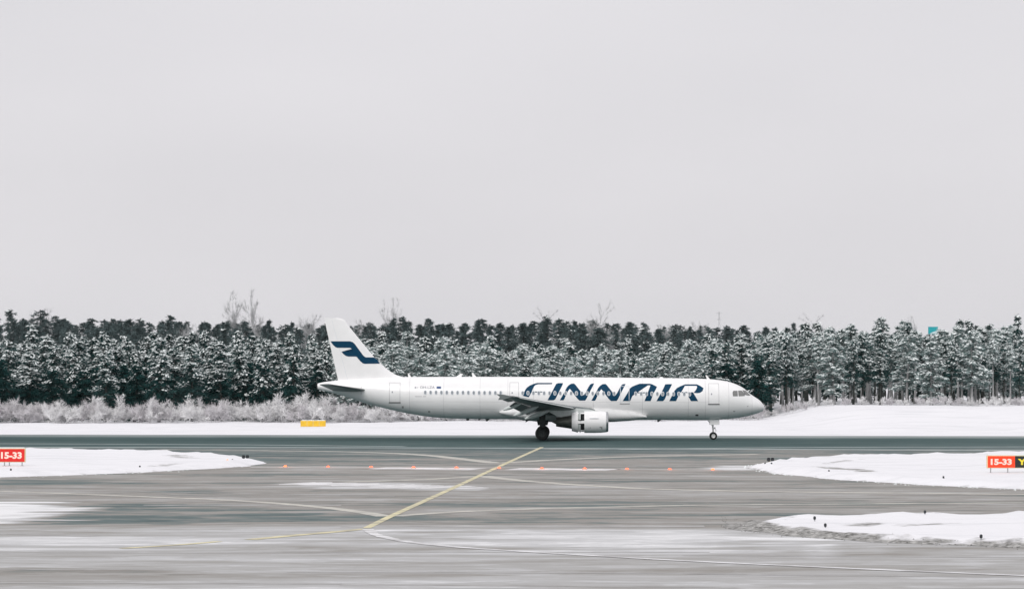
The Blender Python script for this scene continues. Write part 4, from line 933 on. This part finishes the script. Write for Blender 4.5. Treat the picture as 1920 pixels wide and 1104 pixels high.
KW = {'pine': 'snow-laden pine', 'spruce': 'snow-dusted spruce', 'dark': 'dark low spruce', 'frosty': 'pale frosted pine', 'tall': 'tall snowy pine'}
ROWN = ['front row', 'second row', 'third row', 'fourth row', 'fifth row', 'sixth row', 'rearmost row']
rows = [(409, 3.2), (417, 3.2), (426, 3.3), (437, 3.5), (450, 3.7), (466, 4.0), (486, 4.4)]
for ri, (d0, sp) in enumerate(rows):
    xlim = 960 / F * d0 + 5; x = -xlim + R.random()*sp
    while x < xlim:
        dy = R.uniform(-4.5, 4.5); d = d0 + dy + (6 if X_at(1440, d0) < x else 0); px = CX + x/d*F
        top_ = float(np.interp(px, [0, 300, 600, 760, 1000, 1200, 1380, 1480, 1920], [629, 628, 632, 640, 646, 648, 634, 614, 611]))
        zt = Z_at((top_ + (6 - ri)*4.0 + R.gauss(0, 10) - (abs(R.gauss(0, 14)) if R.random() < .12 else 0)) if not 1708 < px < 1790 else max(630, top_ + (6-ri)*3 + R.gauss(8, 4)), d)
        if px < 620: kind = R.choices(['pine', 'spruce', 'dark'], [.50, .36, .20 if ri < 2 else .0])[0]
        elif px < 1300: kind = R.choices(['frosty', 'pine', 'spruce'], [.70, .22, .08])[0]
        elif px < 1440: kind = R.choices(['pine', 'frosty', 'dark'], [.5, .3, .2 if ri < 2 else 0])[0]
        else: kind = R.choices(['tall', 'pine', 'frosty'], [.60, .18, .22])[0] if ri < 4 else R.choices(['spruce', 'frosty', 'pine'], [.4, .35, .25])[0]
        h = zt - float(terrain(x, d))
        if kind == 'dark': h *= R.uniform(.65, .85)
        zn = zone(px)
        plant(kind, x, d, h, '%s, %s, %s' % (KW[kind], ROWN[ri], zn), 'tree', '%s in the %s of the forest' % (KW[kind], ROWN[ri]), wscale=12.5/max(h, 7)*.95 if kind != 'tall' else 1.0)
        x += sp*R.uniform(.72, 1.28)
# darker snow-free wood behind, showing above the snowy crowns
for d0, sp in ((540, 2.7), (575, 2.7), (610, 2.7), (650, 2.8)):
    xlim = 960/F*d0 + 5; x = -xlim + R.random()*sp
    while x < xlim:
        d = d0 + R.uniform(-15, 15); px = CX + x/d*F
        top_ = float(np.interp(px, [0, 150, 300, 480, 620, 760, 900, 1040, 1200, 1330, 1440, 1560, 1920], [597, 598, 600, 606, 610, 603, 608, 602, 610, 612, 616, 624, 628]))
        h = Z_at(top_ + 2 + R.gauss(0, 5.0) - (abs(R.gauss(0, 7)) if R.random() < .15 else 0) + (650-d0)*.04, d) - float(terrain(x, d)); zn = zone(px)
        bir = R.random() < (.03 if px > 420 else .01)
        if bir: plant('birch', x, d, h*R.uniform(1.0, 1.12), 'leafless far birch, %s' % zn, 'tree', 'leafless birches of the far wood')
        else: plant('far', x, d, h, 'grey-green far conifer, %s' % zn, 'tree', 'far snowless conifers', wscale=1.2)
        x += sp*R.uniform(.6, 1.4)
for px, top_, lab in [(437, 577, 'tall leafless birch poking above the treeline, left of the two by the tail'), (476, 574, 'tall leafless birch poking above the treeline, middle one left of the tail'), (572, 583, 'leafless birch poking above the treeline just left of the tail fin'),
                      (66, 572, 'faint leafless birch poking above the treeline near the left edge'), (1106, 584, 'broad leafless birch poking above the treeline over the middle of the fuselage'), (1316, 596, 'leafless birch poking above the treeline over the cockpit end'), (690, 592, 'leafless birch poking above the treeline just right of the tail fin')]:
    d = 590.0; x = X_at(px, d); plant('birch', x, d, Z_at(top_ + 11, d) - float(terrain(x, d)), lab, 'tree', 'tall birches above the treeline', wscale=.75)
for px, top_, lab in [(20, 579, 'tall dark conifer rising above the treeline at the left edge'), (80, 580, 'dark conifer rising above the treeline, second from the left edge'), (1025, 591, 'tall dark conifer rising above the treeline left of the broad birch'), (756, 592, 'dark narrow conifer rising above the treeline right of the tail fin')]:
    d = 585.0; x = X_at(px, d); plant('far', x, d, Z_at(top_, d) - float(terrain(x, d)), lab, 'tree', 'tall conifers above the treeline', wscale=1.1)
# frosted thicket along the foot of the forest
x = -78.0
while x < 78:
    d = R.uniform(396, 404) + (4 if x > 33 else 0); px = CX + x/d*F
    top_ = float(np.interp(px, [0, 300, 560, 800, 1000, 1300, 1440, 1560, 1920], [752, 757, 752, 757, 764, 768, 764, 752, 746])) + R.gauss(0, 5); zn = zone(px)
    plant('fbush', x, d, max(1.2, Z_at(top_, d) - float(terrain(x, d))), 'frosted bush, %s' % zn.replace('above', 'at the height of' if False else 'beyond').replace('over the', 'at the'), 'bush', 'frosted bushes at the forest foot', wscale=1.15)
    x += R.uniform(.75, 1.35) * (1.0 if px < 1440 else (2.0 if px < 1640 else 1.3))
# young frosted pines filling the foot of the wood on the right and behind the fuselage
for i in range(46):
    px = R.uniform(1440, 1925) if i < 26 else R.uniform(1000, 1440); d = R.uniform(432, 480); x = X_at(px, d)
    plant('frosty' if R.random() < .6 else 'pine', x, d, R.uniform(4.5, 7.5), 'young undergrowth pine, %s' % zone(px), 'tree', 'young frosted pines in the undergrowth', wscale=1.15)

for i in range(58):
    px = R.uniform(1440, 1930); d = R.uniform(414, 475); x = X_at(px, d)
    plant('pole', x, d, R.uniform(7, 11), 'slender frost-streaked pine trunk, %s' % zone(px), 'tree', 'slender frosted trunks in the wood')

# things that look alike and share a spot are told apart by their order
byl = {}
for o in SC.objects:
    if o.parent is None and 'label' in o and 'kind' not in o: byl.setdefault(o['label'], []).append(o)
NUM = ['zero', 'one', 'two', 'three', 'four', 'five', 'six', 'seven', 'eight', 'nine', 'ten', 'eleven', 'twelve', 'thirteen', 'fourteen', 'fifteen', 'sixteen', 'seventeen', 'eighteen']; OR = ['first', 'second', 'third', 'fourth', 'fifth', 'sixth', 'seventh', 'eighth', 'ninth', 'tenth', 'eleventh', 'twelfth', 'thirteenth', 'fourteenth', 'fifteenth', 'sixteenth', 'seventeenth', 'eighteenth']
for lab, os_ in byl.items():
    n = len(os_)
    if n < 2 or n > 18: continue
    os_.sort(key=lambda o: o.location.x / o.location.y)
    for i, o in enumerate(os_): o['label'] = lab + (', ' + ('left' if i == 0 else 'right') + ' of two' if n == 2 else ', %s of %s from left' % (OR[i], NUM[n]))

# thin winter air
hz = MB().box((0, 2850, 59), (9000, 6100, 122)).build('haze', M['white']); hz['kind'] = 'stuff'; hz['label'] = 'thin pale winter haze over the whole airfield'; hz['category'] = 'haze'
hm = bpy.data.materials.new('winter_haze'); hm.use_nodes = True; hn = hm.node_tree.nodes; hn.remove(hn['Principled BSDF'])
pv = hn.new('ShaderNodeVolumePrincipled'); pv.inputs['Color'].default_value = (.86, .95, .96, 1); pv.inputs['Density'].default_value = .000025; pv.inputs['Anisotropy'].default_value = .3
hm.node_tree.links.new(pv.outputs[0], hn['Material Output'].inputs['Volume']); hz.data.materials.clear(); hz.data.materials.append(hm)
